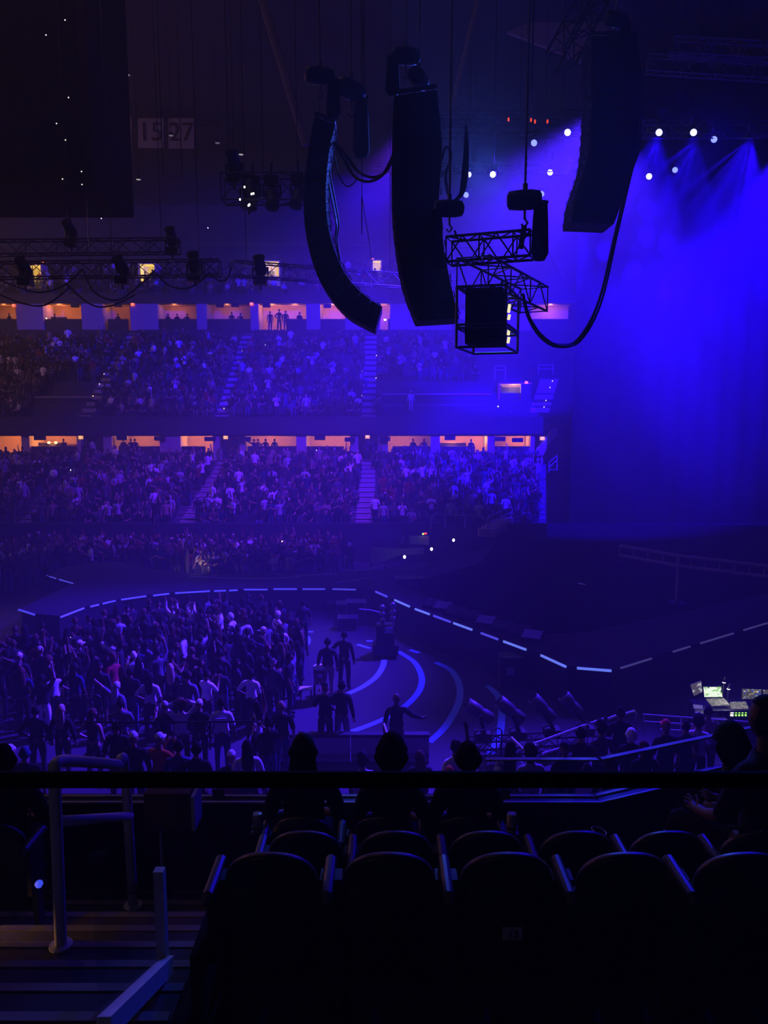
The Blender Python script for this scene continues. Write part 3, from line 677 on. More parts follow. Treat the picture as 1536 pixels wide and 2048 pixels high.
for k in range(7):
    t = k / 6; p = at(958 + 44 * t, 1058 - 26 * t, 48.8 + 3 * t); mb.bbox((p.x, p.y, p.z - .5), (p.x + 1.1, p.y + .5, p.z))
structure(mb.build('floor_corner_steps', M['nosing']))
# slanted pale raker beam closing the lower suites on the right
q = [at(x, y, 65) for x, y in ((1114, 856), (1116, 868), (1098, 890), (1092, 900), (1076, 930), (1068, 942), (1060, 938), (1068, 912), (1082, 888), (1104, 862))]
mb = MB(); k = len(q); mb.add(q + [p + Vector((0, .6, 0)) for p in q], [tuple(range(k)), tuple(range(2 * k - 1, k - 1, -1))] + [(i, k + i, k + (i + 1) % k, (i + 1) % k) for i in range(k)])
structure(mb.build('wall_raker_beam', M['pillar']))
# a dark glazed box let into the upper bowl (a press box)
def pressbox(px0, px1, py0, py1, Y, label):
    a, b_ = at(px0, py0, Y), at(px1, py1, Y); c = (a + b_) / 2
    o = thing('press_box', label, 'booth', c)
    MB().bbox((a.x, Y, b_.z), (b_.x, Y + 2.2, a.z)).build('housing', M['fascia'], o)
    MB().bbox((a.x - .1, Y - .12, a.z), (b_.x + .1, Y + 2.3, a.z + .15)).build('roof_edge', M['pillar'], o)
    MB().bbox((a.x + .4, Y - .05, b_.z + (a.z - b_.z) * .30), (b_.x - .4, Y + .02, b_.z + (a.z - b_.z) * .55)).build('counter', M['concrete'], o)
    return c
PB1 = pressbox(762, 978, 790, 830, 69.6, 'long dark booth let into the right part of the upper bowl'); PB2 = pressbox(72, 180, 796, 828, 69.6, 'dark booth let into the left part of the upper bowl')
# stairway seen between two lower suites
mb = MB()
for k in range(9):
    z = zc(918 - 4.9 * k, 67 + .2 * k); mb.bbox((at(456, 900, 67).x, 67 + .25 * k, z - .3), (at(476, 900, 67).x, 67.3 + .25 * k, z))
structure(mb.build('floor_suite_stairs', M['stair']))
# suite furniture: counters with small table lamps
def counter(px, py, Y, w, label):
    p = at(px, py, Y); o = thing('suite_counter', label, 'counter', p)
    MB().bbox((p.x - w / 2, p.y, p.z - .9), (p.x + w / 2, p.y + .5, p.z)).build('cupboard', M['dark'], o)
    MB().bbox((p.x - w / 2 - .05, p.y - .05, p.z), (p.x + w / 2 + .05, p.y + .55, p.z + .05)).build('worktop', M['nosing'], o)
M['bulb'] = mat('table_bulb', (1, 1, 1), emit=(1, .62, .2), strength=4)
counter(95, 886, 68, 3.0, 'lit counter in the second lower suite'); counter(232, 893, 68, 1.1, 'lit counter left of the third lower suite guests'); counter(905, 886, 68, 2.4, 'counter in the lower suite right of the stairs')
counter(115, 634, 84.4, 1.6, 'lit counter in the second upper suite')
for x, y, Y, lb in ((68, 884, 68, 'far left on the suite counter'), (98, 888, 68, 'middle of the suite counter'), (112, 888, 68, 'right on the suite counter'), (230, 892, 67.8, 'on the small suite counter'), (92, 640, 83.2, 'in the second upper suite'), (770, 642, 83, 'at the end of the curved array in the upper suite')):
    p = at(x, y, Y); o = thing('table_lamp', 'glowing table lamp ' + lb, 'lamp', p)
    MB().lathe([(.10, -.12), (.03, -.10), (.03, .02)], p, 10).build('base', M['dark'], o); MB().lathe([(.05, .02), (.13, .06), (.13, .18), (.05, .22)], p, 10).build('bulb', M['bulb'], o, True)
for i, (px, py) in enumerate(((150, 611), (236, 610), (440, 611), (470, 610), (533, 611), (655, 612))):
    p = at(px, py, 82.3); tag(MB().box(p, (.75, .35, .4)).build('ceiling_speaker', M['black']), 'black speaker box under the edge of the upper suites', 'speaker', 'suite edge speakers')
for i, (px, py) in enumerate(((80, 876), (245, 876), (320, 877), (420, 878), (492, 878), (640, 876), (700, 879), (770, 878), (900, 876), (1000, 878), (1035, 880))):
    p = at(px, py, 66.1); tag(MB().box(p, (.9, .35, .36)).build('ceiling_speaker', M['black']), 'black screen box under the edge of the lower suites', 'screen', 'lower suite edge boxes')
text('223', .38, at(550, 513, 87.4), (math.pi / 2, 0, 0), M['pillar'], None, 'section_number', .01)
tag(bpy.data.objects['section_number'], 'pale section number 223 above the third yellow doorway', 'sign')
structure(MB().bbox((at(520, 0, 87.5).x, 87.45, zc(523, 87.5)), (at(572, 0, 87.5).x, 87.6, zc(505, 87.5))).build('wall_section_sign', M['fascia']))
# ------------------------------------------------------------------ on and around the stage
M['strip'] = mat('blue_led_strip', (.3, .3, 1), emit=(0.11, 0.10, 1.0), strength=.55)
M['stripb'] = mat('bright_led_strip', (.5, .6, 1), emit=(0.16, 0.24, 1.0), strength=.8)
M['stripd'] = mat('dim_led_strip', (.4, .4, .6), emit=(0.10, 0.09, .30), strength=.35)
def dash(p0, p1, z, m, h=.065, where='runway'):
    a, b_ = flo(*p0, z), flo(*p1, z); d = (b_ - a).normalized(); nn = Vector((d.y, -d.x, 0))
    if nn.y > 0: nn = -nn
    mb = MB(); mb.box((a + b_) / 2 + nn * .025 - Vector((0, 0, h / 2 + .02)), ((b_ - a).length, .05, h), Matrix((d, -nn, Vector((0, 0, 1)))).transposed())
    tag(mb.build('led_strip', m), 'short blue light strip along the front edge of the ' + where, 'light strip', 'light strips of the ' + where)
for a in (((38, 1217), (70, 1227)), ((120, 1232), (167, 1214)), ((180, 1211), (197, 1207)), ((204, 1205), (230, 1199)), ((242, 1197), (292, 1190)), ((306, 1189), (338, 1185)),
          ((350, 1184), (420, 1180)), ((428, 1180), (452, 1179)), ((458, 1179), (475, 1178)), ((488, 1177), (535, 1177)), ((547, 1176), (594, 1176)), ((605, 1176), (650, 1176)), ((665, 1176), (712, 1177))):
    dash(*a, RZ, M['strip'])
for a in (((95, 1149), (113, 1155)), ((119, 1157), (148, 1165))): dash(*a, RZ, M['strip'], .06, 'runway, at its left notch')
SE = near
def on_edge(x):
    for (x0, y0), (x1, y1) in zip(SE, SE[1:]):
        if x0 <= x <= x1: return (x, y0 + (y1 - y0) * (x - x0) / (x1 - x0))
for x0, x1, m in ((752, 775, 'strip'), (790, 820, 'stripb'), (831, 860, 'stripb'), (868, 902, 'strip'), (908, 945, 'stripb'), (963, 997, 'strip'), (1008, 1053, 'stripb'), (1083, 1133, 'stripb'), (1154, 1223, 'stripb')):
    dash(on_edge(x0), on_edge(x1), SZ, M[m], .075, 'main stage')
for x0, x1 in ((1240, 1302), (1345, 1379), (1400, 1466), (1486, 1534)): dash(on_edge(x0), on_edge(x1), SZ, M['stripd'], .05, 'right side of the main stage')
M['line'] = mat('pale_floor_line', (0.34, 0.36, 0.50), 0.7)
def floor_line(pts, z, w, m, label, cat='floor line', th=.008):
    c = catmull([flo(x, y, z) for x, y in pts], 10); mb = MB(); vs = []
    for i, p in enumerate(c):
        t = (c[min(i + 1, len(c) - 1)] - c[max(i - 1, 0)]).normalized(); s = Vector((t.y, -t.x, 0)) * w / 2
        vs += [p - s, p + s, p + s + Vector((0, 0, th)), p - s + Vector((0, 0, th))]
    fs = []
    for i in range(len(c) - 1):
        a = 4 * i; fs += [(a + k, a + 4 + k, a + 4 + (k + 1) % 4, a + (k + 1) % 4) for k in range(4)]
    fs += [(0, 1, 2, 3), (len(vs) - 1, len(vs) - 2, len(vs) - 3, len(vs) - 4)]
    return tag(mb.add(vs, fs).build('floor_line', m), label, cat)
M['arc'] = mat('painted_light_arc', (0.20, 0.50, 0.85), 0.7, var=.1)  # projected blue light put into the floor stripes as colour
floor_line([(570, 1264), (598, 1266), (614, 1277), (610, 1290), (588, 1299)], 0, .30, M['arc'], 'small arc of pale blue light painted on the floor beside the standing crowd')
floor_line([(560, 1262), (600, 1263), (626, 1264)], 0, .22, M['arc'], 'short straight line of pale light painted above the small floor arc')
floor_line([(768, 1318), (766, 1332), (752, 1354), (725, 1374), (697, 1387)], 0, .24, M['arc'], 'blue light arc painted on the floor, curving below the equipment cart')
floor_line([(796, 1303), (828, 1324), (843, 1352), (840, 1378), (822, 1402), (790, 1427), (745, 1448), (704, 1463)], 0, .24, M['arc'], 'long blue light arc painted on the floor behind the leaning man')
floor_line([(872, 1325), (902, 1341), (918, 1368), (919, 1398), (906, 1430), (885, 1460), (858, 1485)], 0, .24, M['arc'], 'blue light arc painted on the floor just left of the floor lamps')
floor_line([(974, 1372), (993, 1388), (1002, 1412), (1003, 1440), (998, 1472), (980, 1510)], 0, .24, M['arc'], 'blue light arc painted on the floor, crossing behind the floor lamps')
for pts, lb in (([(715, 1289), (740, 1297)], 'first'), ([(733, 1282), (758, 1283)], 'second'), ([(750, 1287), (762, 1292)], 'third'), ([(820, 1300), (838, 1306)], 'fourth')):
    floor_line(pts, 0, .2, M['arc'], '%s short blue light mark painted on the floor beside the equipment cart' % lb)
for pts, lb in (([(380, 1153), (480, 1157), (560, 1156), (600, 1153)], 'far edge line of the runway, left piece'), ([(592, 1152), (640, 1149), (674, 1147)], 'far edge line of the runway, middle piece'), ([(672, 1166), (740, 1156), (800, 1145), (845, 1134)], 'pale curved line on the runway near the stage'), ([(690, 1142), (730, 1139), (750, 1135), (775, 1129)], 'pale line on the runway before the white panels')):
    floor_line(pts, RZ + .002, .10, M['line'], lb)
M['panelw'] = mat('pale_panel', (0.45, 0.45, 0.50), 0.8)
def standing_panel(px, Y, label, name='standing_panel', m='panelw'):
    o = thing(name, label, 'panel', at(*px[0], Y)); pts = [at(x, y, Y) for x, y in px]; k = len(pts)
    MB().add(pts + [p + Vector((0, .08, 0)) for p in pts], [tuple(range(k)), tuple(range(2 * k - 1, k - 1, -1))] + [(i, k + i, k + (i + 1) % k, (i + 1) % k) for i in range(k)]).build('board', M[m], o)
    for p in (pts[-1], pts[-2]): MB().bbox((p.x - .03, p.y + .09, 0), (p.x + .03, p.y + .15, p.z + .2)).build('foot', M['dark'], o)
standing_panel([(742, 1095), (800, 1098), (848, 1096), (848, 1108), (800, 1110), (770, 1122), (742, 1126)], 45, 'wide pale panel standing behind the runway near the stage')
standing_panel([(819, 1072), (858, 1072), (858, 1090), (819, 1088)], 47.5, 'pale low panel below the small red and green lights')
standing_panel([(807, 1062), (809, 1086), (801, 1087)], 47, 'pale triangular pennant beside the low panel', 'pennant')
for x, y, m, lb in ((846, 1068, 'green_led', 'tiny green light on the far desk'), (849, 1067, 'red_led', 'small red light on the far desk, left one'), (852, 1067, 'red_led', 'small red light on the far desk, right one')):
    tag(MB().box(at(x, y, 47.3), (.1, .05, .1)).build('indicator_lamp', M[m]), lb, 'lamp')
def flight_case(px, py, w, h, d, label, z=0.0, yaw=0.0):
    p = flo(px, py, z); o = thing('flight_case', label, 'case', p); Rz = Matrix.Rotation(yaw, 3, 'Z')
    MB().box(p + Vector((0, d / 2, h / 2 + .08)), (w, d, h), Rz).build('case_body', M['dark'], o)
    mb = MB(); e = .03
    for sx in (-1, 1):
        for sy in (-1, 1): mb.box(p + Rz @ Vector((sx * w / 2, sy * d / 2, 0)) + Vector((0, d / 2, h / 2 + .08)), (e, e, h), Rz)
        for sz in (-1, 1): mb.box(p + Rz @ Vector((0, sx * d / 2, 0)) + Vector((0, d / 2, h / 2 + .08 + sz * h / 2)), (w, e, e), Rz)
        for sz in (-1, 1): mb.box(p + Rz @ Vector((sx * w / 2, 0, 0)) + Vector((0, d / 2, h / 2 + .08 + sz * h / 2)), (e, d, e), Rz)
    mb.build('edge_trim', M['steel'], o)
    for sx in (-1, 1):
        for sy in (-1, 1): MB().lathe([(.05, -.02), (.05, .02)], p + Rz @ Vector((sx * w * .4, sy * d * .4, 0)) + Vector((0, d / 2, .05)), 8, Matrix.Rotation(math.pi / 2, 3, 'Y')).build('caster', M['black'], o)
    return p, o
for a in ((690, 1240, .8, .7, .7, 'dark case left of the equipment cart, farthest'), (712, 1250, .9, 1.0, .7, 'brownish tall case left of the equipment cart'), (695, 1262, .9, .5, .7, 'low case nearest beside the standing crew'), (672, 1228, .8, .5, .7, 'flat case below the runway edge'),
          (1028, 1375, 1.0, 1.05, .7, 'dark case with a pale label under the stage edge'), (1110, 1385, 1.2, .9, .8, 'dark case under the stage corner'), (818, 1175, 1.3, .35, .7, 'low dark case on the runway joint')):
    p, o = flight_case(*a, z=0 if a[1] != 1175 else SZ)
    if 'pale label' in a[5]: MB().box(p + Vector((-.15, -.02, .62)), (.26, .02, .3)).build('paper_label', M['panelw'], o)
# equipment cart with chrome heads
p = flo(772, 1318, 0); o = thing('equipment_cart', 'tall black equipment cart with chrome lamp heads on top', 'cart', p)
MB().bbox((p.x - .55, p.y, .15), (p.x + .5, p.y + .9, .55)).build('base', M['black'], o)
MB().bbox((p.x - .40, p.y + .1, .55), (p.x + .35, p.y + .7, 1.35)).build('cabinet', M['black'], o)
MB().bbox((p.x - .05, p.y + .06, 1.05), (p.x + .28, p.y + .1, 1.3)).build('label_plate', M['panelw'], o)
for dx, dz in ((-.15, 1.75), (.28, 1.85)):
    MB().tube((p.x + dx, p.y + .4, 1.3), (p.x + dx, p.y + .4, dz + .3), .04, 8).build('stand', M['alu'], o)
    for k in range(3): MB().lathe([(.05, -.12), (.12, -.05), (.12, .05), (.05, .12)], (p.x + dx, p.y + .35, dz - .25 + .28 * k), 10).build('chrome_head', M['steel'], o, True)
MB().path([(p.x - 1.1, p.y + .5, 1.95), (p.x - .6, p.y + .5, 1.9), (p.x - .2, p.y + .5, 1.8)], .03, 6).build('boom_arm', M['alu'], o)
for sx in (-.45, .4):
    for sy in (.1, .8): MB().lathe([(.08, -.03), (.08, .03)], (p.x + sx, p.y + sy, .08), 10, Matrix.Rotation(math.pi / 2, 3, 'Y')).build('caster', M['dark'], o)
# drinks cooler on its crate
p = flo(640, 1398, 0); o = thing('drinks_cooler', 'red barrel drinks cooler with a white lid on a stand beside the crew', 'cooler', p)
M['coolred'] = mat('cooler_red', (0.22, 0.03, 0.05), 0.5); M['white'] = mat('white_plastic', (0.75, 0.75, 0.78), 0.5)
MB().lathe([(.18, .58), (.21, .62), (.22, 1.05), (.20, 1.12)], p, 20).build('barrel', M['coolred'], o, True)
MB().lathe([(.22, 1.10), (.245, 1.12), (.245, 1.18), (.20, 1.22), (.08, 1.23)], p, 20).build('lid', M['white'], o, True)
MB().box(p + Vector((.03, -.225, .93)), (.16, .02, .10)).build('label_plate', M['white'], o)
MB().tube(p + Vector((0, -.2, .66)), p + Vector((0, -.28, .64)), .025, 8).build('tap', M['white'], o)
for sx in (-.2, .2):
    for sy in (-.2, .2): MB().tube(p + Vector((sx, sy, 0)), p + Vector((sx * .9, sy * .9, .6)), .025, 6).build('leg', M['dark'], o)
p = flo(612, 1400, 0); o = thing('folding_stool', 'small dark stool with a white seat beside the cooler', 'stool', p)
MB().box(p + Vector((0, 0, .42)), (.45, .35, .04)).build('seat', M['white'], o)
for sx in (-.18, .18):
    for sy in (-.13, .13): MB().tube(p + Vector((sx, sy, 0)), p + Vector((sx, sy, .42)), .015, 6).build('leg', M['dark'], o)
# small monitors and cables along the stage edge
for i, (x, y) in enumerate(((862, 1216), (880, 1222), (905, 1232), (935, 1240), (965, 1252), (1000, 1262), (1030, 1272), (1058, 1282))):
    p = flo(x, y, SZ); o = thing('stage_monitor', 'low dark wedge monitor on the stage edge, %s from the corner' % ['eighth', 'seventh', 'sixth', 'fifth', 'fourth', 'third', 'second', 'first'][i], 'stage monitor', p)
    w = .75; q = [(p.x - w / 2, p.y, SZ), (p.x + w / 2, p.y - .35, SZ), (p.x + w / 2 + .25, p.y + .1, SZ), (p.x - w / 2 + .25, p.y + .45, SZ)]
    top = [(a[0], a[1], SZ + (.12 if k < 2 else .36)) for k, a in enumerate(q)]
    MB().add(q + top, [(3, 2, 1, 0), (4, 5, 6, 7), (0, 1, 5, 4), (1, 2, 6, 5), (2, 3, 7, 6), (3, 0, 4, 7)]).build('cabinet', M['black'], o)
    mb = MB(); e = .02; mb.add([Vector(top[k]).lerp(Vector(top[(k + 2) % 4]), .08) + Vector((0, 0, e)) for k in range(4)], [(0, 1, 2, 3)]); mb.build('grille', M['steel' if i % 3 == 1 else 'dark'], o)
# pale lighting bar with its stand across the stage
o = thing('lighting_bar', 'long pale double bar on a stand crossing the right of the stage', 'lighting bar', at(1350, 1110, 34))
a, b_, c = at(1240, 1092, 35), at(1358, 1112, 33.4), at(1560, 1136, 31.5)
for dz in (0, .45): MB().path([a - Vector((0, 0, dz)), b_ - Vector((0, 0, dz)), c - Vector((0, 0, dz))], .09, 8).build('bar', M['pillar'], o)
mb = MB()
for k in range(12):
    t = k / 11; p = a.lerp(b_, t / .37) if t < .37 else b_.lerp(c, (t - .37) / .63); mb.tube(p, p - Vector((0, 0, .45)), .04, 6)
mb.build('lattice_rungs', M['pillar'], o)
MB().tube((b_.x, b_.y, SZ), b_, .09, 8).build('stand', M['pillar'], o)
MB().lathe([(.45, 0), (.4, .06), (.1, .1)], (b_.x, b_.y, SZ), 12).build('base', M['dark'], o)
tag(MB().box(flo(1164, 1170, SZ) + Vector((0, 0, .05)), (.14, .5, .03), Matrix.Rotation(.6, 3, 'Z')).build('paper_sheet', M['white']), 'single scrap of white paper lying on the dark stage', 'paper')
for i, (x, y) in enumerate(((809, 1118), (863, 1102), (907, 1084), (957, 1068))):
    dot(flo(x, y, SZ) + Vector((0, 0, .12)), 'floor_lamp', M['glow'], 'small white marker lamp on the far stage edge, %s from the runway' % ['first', 'second', 'third', 'fourth'][i], 'lamp', None, .09)
# beam lamps on the floor truss
o = thing('floor_truss', 'low dark truss on the floor carrying four beam lamps', 'truss', flo(1050, 1500, 0))
fa, fb = flo(935, 1494, .25), flo(1210, 1478, .25)
MB().truss(fa, fb, .42, .42, .028).build('lattice_frame', M['trussdark'], o)
for i, (x0, y0, x1, y1) in enumerate(((934, 1408, 984, 1440), (998, 1402, 1046, 1442), (1066, 1396, 1106, 1440), (1128, 1392, 1158, 1428))):
    t = (i * 68 + 30) / 275; bp = fa.lerp(fb, t) + Vector((0, 0, .22)); Y = bp.y
    a, b_ = at(x0, y0, Y + .05), at(x1, y1, Y - .05); d = (a - b_).normalized()
    a = b_ + d * max(.7, (a - b_).length)
    o = thing('beam_lamp', 'black beam lamp tilted up on the floor truss, %s from the left' % ['first', 'second', 'third', 'fourth'][i], 'stage light', bp)
    MB().box(bp + Vector((0, 0, .11)), (.46, .40, .22)).build('base', M['black'], o)
    c = (a + b_) / 2; sd = d.cross(Vector((0, 1, 0))).normalized(); yv = Vector((0, 1, 0))
    MB().path([c + yv * .26, Vector((bp.x, bp.y + .28, bp.z + .3)), Vector((bp.x, bp.y - .28, bp.z + .3)), c - yv * .26], .05, 8).build('yoke', M['black'], o)
    hd = MB().lathe([(.12, 0), (.19, .04), (.19, .30), (.16, .36), (.20, .5), (.20, (a - b_).length), (.16, (a - b_).length + .01)], b_, 16, rot_to(d)).build('lamp_head', mat('lamp_shell', (.16, .16, .17), .4), o, True)
    MB().lathe([(.02, .0), (.15, .0), (.15, .02), (.02, .03)], a, 14, rot_to(d)).build('lens', M['screen'], hd)
# sound desk
T = flo(1452, 1413, .95); o = thing('mixing_desk_table', 'black desk carrying the lit control screens at the right edge', 'desk', (T.x, T.y, 0))
x0, x1 = flo(1392, 1413, .95).x, flo(1600, 1413, .95).x
MB().bbox((x0, T.y - .35, .9), (x1, T.y + .6, .95)).build('table_top', M['black'], o)
MB().bbox((x0 + .9, T.y - .3, .05), (x1, T.y + .5, .88)).build('equipment_rack', M['black'], o)
for sx in (x0 + .05, x1 - .05):
    for sy in (-.3, .55): MB().tube((sx, T.y + sy, 0), (sx, T.y + sy, .9), .03, 6).build('leg', M['dark'], o)
for i, x in enumerate((1464, 1472, 1478.5, 1485, 1491.5)):
    p = at(x, 1428, T.y - .32)
    for k in range(2): MB().box(p + Vector((0, 0, .05 - .09 * k)), (.08 if i == 0 else .04, .03, .045)).build('rack_lamp', M['glow'] if i == 0 else M['green_led'], o)
def glowmat(name, base, cells, s=1.0):
    m = bpy.data.materials.new(name); m.use_nodes = True; nt = m.node_tree; b = nt.nodes['Principled BSDF']
    tc = nt.nodes.new('ShaderNodeTexCoord'); mp = nt.nodes.new('ShaderNodeMapping'); vo = nt.nodes.new('ShaderNodeTexVoronoi'); vo.inputs['Scale'].default_value = cells
    vo.distance = 'CHEBYCHEV'; rp = nt.nodes.new('ShaderNodeValToRGB')
    for i, (pos, c) in enumerate(base):
        e = rp.color_ramp.elements[i] if i < 2 else rp.color_ramp.elements.new(pos); e.position = pos; e.color = (*c, 1)
    rp.color_ramp.interpolation = 'CONSTANT'
    sp = nt.nodes.new('ShaderNodeSeparateColor')
    nt.links.new(tc.outputs['Generated'], vo.inputs['Vector']); nt.links.new(vo.outputs['Color'], sp.inputs[0]); nt.links.new(sp.outputs[0], rp.inputs[0])
    nt.links.new(rp.outputs[0], b.inputs['Emission Color']); b.inputs['Emission Strength'].default_value = s; b.inputs['Base Color'].default_value = (.02, .02, .02, 1)
    return m
G1 = glowmat('bright_green_screen', [(0, (.85, .95, .75)), (.62, (.25, .6, .12)), (.8, (.03, .05, .06)), (.88, (.5, .85, .4))], 7, 1.1)
G2 = glowmat('grey_screen', [(0, (.10, .08, .09)), (.55, (.5, .5, .52)), (.8, (.16, .12, .12))], 6, .8)
G3 = glowmat('olive_screen', [(0, (.09, .085, .07)), (.6, (.35, .32, .15)), (.75, (.05, .09, .5)), (.9, (.9, .7, .3))], 9, .8)
G4 = glowmat('button_rows', [(0, (.22, .21, .19)), (.5, (.55, .5, .42)), (.8, (.08, .08, .08))], 12, .55)
G5 = glowmat('teal_desk_screen', [(0, (.05, .2, .17)), (.6, (.1, .35, .3)), (.85, (.6, .06, .05))], 8, .6)
def slab(name, px, Y, th, m, parent, back=.03):
    pts = [at(*q[:2], q[2] if len(q) > 2 else Y) for q in px]; nrm = (pts[1] - pts[0]).cross(pts[-1] - pts[0]).normalized()
    if nrm.y < 0: nrm = -nrm
    k = 4; return MB().add(pts + [p + nrm * th for p in pts], [tuple(range(k)), tuple(range(2 * k - 1, k - 1, -1))] + [(i, k + i, k + (i + 1) % k, (i + 1) % k) for i in range(k)]).build(name, m, parent)
def grown(px, s):
    cx = sum(q[0] for q in px) / 4; cy = sum(q[1] for q in px) / 4
    return [(cx + (q[0] - cx) * s, cy + (q[1] - cy) * s, *(q[2:])) for q in px]
def screen_thing(name, label, px, Y, m, stand=True, cat='screen'):
    o = thing(name, label, cat, at(*px[0][:2], Y))
    slab('casing', grown([(q[0], q[1]) for q in px], 1.08), Y + .012, .03, M['dark'], o); slab('screen', px, Y, .008, m, o)
    if stand:
        p = at((px[2][0] + px[3][0]) / 2, (px[2][1] + px[3][1]) / 2, Y + .05); MB().tube((p.x, p.y, .95), p + Vector((0, 0, .15)), .02, 6).build('stand', M['dark'], o)
        MB().box((p.x, p.y, .965), (.24, .16, .03)).build('foot', M['dark'], o)
    return o
TY = T.y
screen_thing('tablet', 'tilted grey screen at the left end of the desk', [(1381, 1370), (1402, 1362), (1405, 1384), (1388, 1392)], TY, G2)
o = screen_thing('laptop', 'open laptop with a bright green and white screen on the desk', [(1407, 1374), (1442, 1374), (1445, 1394), (1409, 1394)], TY + .2, G1, False, 'laptop')
slab('keyboard', [(1412, 1397, TY + .2), (1448, 1396, TY + .2), (1459, 1409, TY - .12), (1424, 1411, TY - .12)], TY, .03, G4, o)
o = thing('audio_mixer', 'small lit control desk right of the open laptop', 'mixing desk', at(1475, 1410, TY)); slab('control_panel', [(1460, 1404, TY + .1), (1492, 1403, TY + .1), (1497, 1416, TY - .2), (1464, 1417, TY - .2)], TY, .06, G4, o); slab('display', [(1461, 1403.6, TY + .12), (1492, 1403, TY + .12), (1493, 1408, TY + .0), (1462, 1409, TY + .0)], TY, .03, G5, o)
screen_thing('monitor', 'wide olive control screen at the right of the desk', [(1486, 1378), (1523, 1379), (1522, 1398), (1485, 1398)], TY, G3)
screen_thing('monitor', 'grey screen cut by the right edge of the view', [(1526, 1380), (1552, 1380), (1552, 1395), (1527, 1395)], TY, G2)
o = screen_thing('laptop', 'dim violet laptop low at the left of the desk', [(1386, 1409), (1405, 1411), (1406, 1418), (1388, 1417)], TY - .3, glowmat('violet_screen', [(0, (.16, .12, .5)), (.9, (.3, .25, .6))], 3, .7), False, 'laptop')
slab('keyboard', [(1389, 1418, TY - .3), (1406, 1419, TY - .3), (1407, 1427, TY - .55), (1391, 1426, TY - .55)], TY, .02, M['alu'], o)
tag(MB().bbox((x0 - .1, TY - .75, .0), (x0 + .7, TY - .35, .80)).build('side_case', M['dark']), 'dark box under the dim violet laptop at the desk end', 'case')
for px, py, lb in ((1448, 1364, 'upper'), (1457, 1377, 'lower')):
    p = at(px, py, TY + .2); o = thing('desk_lamp', '%s small bright gooseneck lamp over the desk' % lb, 'lamp', p)
    MB().path(catmull([(p.x + .12, p.y + .3, .95), (p.x + .14, p.y + .3, p.z), (p.x + .1, p.y + .1, p.z + .08), p], 5), .012, 6).build('gooseneck', M['dark'], o)
    MB().lathe([(.02, .05), (.06, .0)], p, 10).build('shade', M['dark'], o); MB().lathe([(.01, -.03), (.05, -.02), (.05, 0)], p, 10).build('bulb', mat('desk_bulb', (1, 1, 1), emit=(1, .97, .85), strength=5), o)
    lamp('desk_lamp_light', p - Vector((0, 0, .09)), 3.5, (1, .92, .75), .03)
# crowd barriers, rails, boards
def barrier(p0, p1, label, m='black', h=1.25, bars=True, group=None):
    a, b_ = Vector(p0), Vector(p1); o = thing('crowd_barrier', label, 'barrier', a, group); U = Vector((0, 0, h))
    n = max(2, int((b_ - a).length / .14)); d = (b_ - a)
    MB().path([a, a + U * .93, a + U + d.normalized() * .1, b_ + U - d.normalized() * .1, b_ + U * .93, b_], .022, 6).build('frame', M[m], o)
    mb = MB(); mb.tube(a + U * .15, b_ + U * .15, .018, 6)
    for k in range(1, n): mb.tube(a + d * k / n + U * .15, a + d * k / n + U * .98, .009, 5)
    mb.build('lattice_bars', M[m], o)
    for p in (a.lerp(b_, .12), a.lerp(b_, .88)): MB().box(p + Vector((0, 0, .03)), (.08, .6, .05)).build('foot', M[m], o)
    return o
barrier(flo(948, 1548, 0), flo(1002, 1540, 0), 'black crowd barrier below the first floor lamp')
for i, (x0, x1) in enumerate(((-40, 80), (86, 205), (212, 330), (338, 455), (462, 545))):
    barrier(flo(x0, 1478 - .06 * x0, 0), flo(x1, 1478 - .06 * x1, 0), 'black crowd barrier behind the last row of standing fans, %s from the left' % ['first', 'second', 'third', 'fourth', 'fifth'][i])
M['board'] = mat('pale_board', (0.62, 0.50, 0.60), 0.7); M['boardcap'] = mat('board_cap', (0.03, 0.03, 0.04), 0.6)
for i, (x0, x1) in enumerate(((545, 618), (620, 700), (702, 772), (776, 858))):
    a, b_ = flo(x0, 1545, .15), flo(x1, 1541, .15); yb = 20.9
    a, b_ = at(x0, 1500, yb), at(x1, 1500, yb)
    o = thing('rink_board', 'pale low rink board in front of the open floor, %s from the left' % ['first', 'second', 'third', 'fourth'][i], 'board', (a.x, yb, 0))
    zt = zc(1474, yb)
    MB().bbox((a.x, yb, 0), (b_.x, yb + .12, zt)).build('panel', M['board'], o); MB().bbox((a.x, yb - .06, zt), (b_.x, yb + .18, zt + .09)).build('cap_rail', M['boardcap'], o)
    MB().bbox((a.x, yb - .03, zt - .62), (b_.x, yb, zt - .5)).build('kick_strip', M['pillar'], o)
    for k in range(2): MB().bbox((a.x, yb - .02, zt - .78 - .16 * k), (b_.x, yb, zt - .74 - .16 * k)).build('groove_strip', M['black'], o)
rail('bright slanted handrail beside the leaning man', [[at(768, 1448, 19.2), at(788, 1510, 17.6)]], .035, M['alu'])
rail('long bright handrail of the stairs in the near right block', [[at(1066, 1489, 16.0), at(1172, 1450, 18.2)], [at(1070, 1489, 16.0), at(1070, 1545, 16.0)], [at(1168, 1452, 18.1), at(1168, 1500, 18.1)]], .034, M['alu'])
rail('short bright handrail above the long one in the near right block', [[at(1181, 1447, 18.6), at(1206, 1438, 19), at(1208, 1470, 19)]], .034, M['alu'])
rail('bright handrail piece left of the hooded girl', [[at(1216, 1438, 19.2), at(1236, 1430, 19.6)]], .034, M['alu'])
rail('bright handrail piece ending in a bend', [[at(1250, 1428, 19.8), at(1268, 1422, 20.2), at(1272, 1428, 20.2), at(1272, 1480, 20.2)]], .034, M['alu'])
rail('pale lower handrail below the long bright one', [[at(1085, 1508, 15.2), at(1120, 1497, 15.9)]], .03, M['alu'])
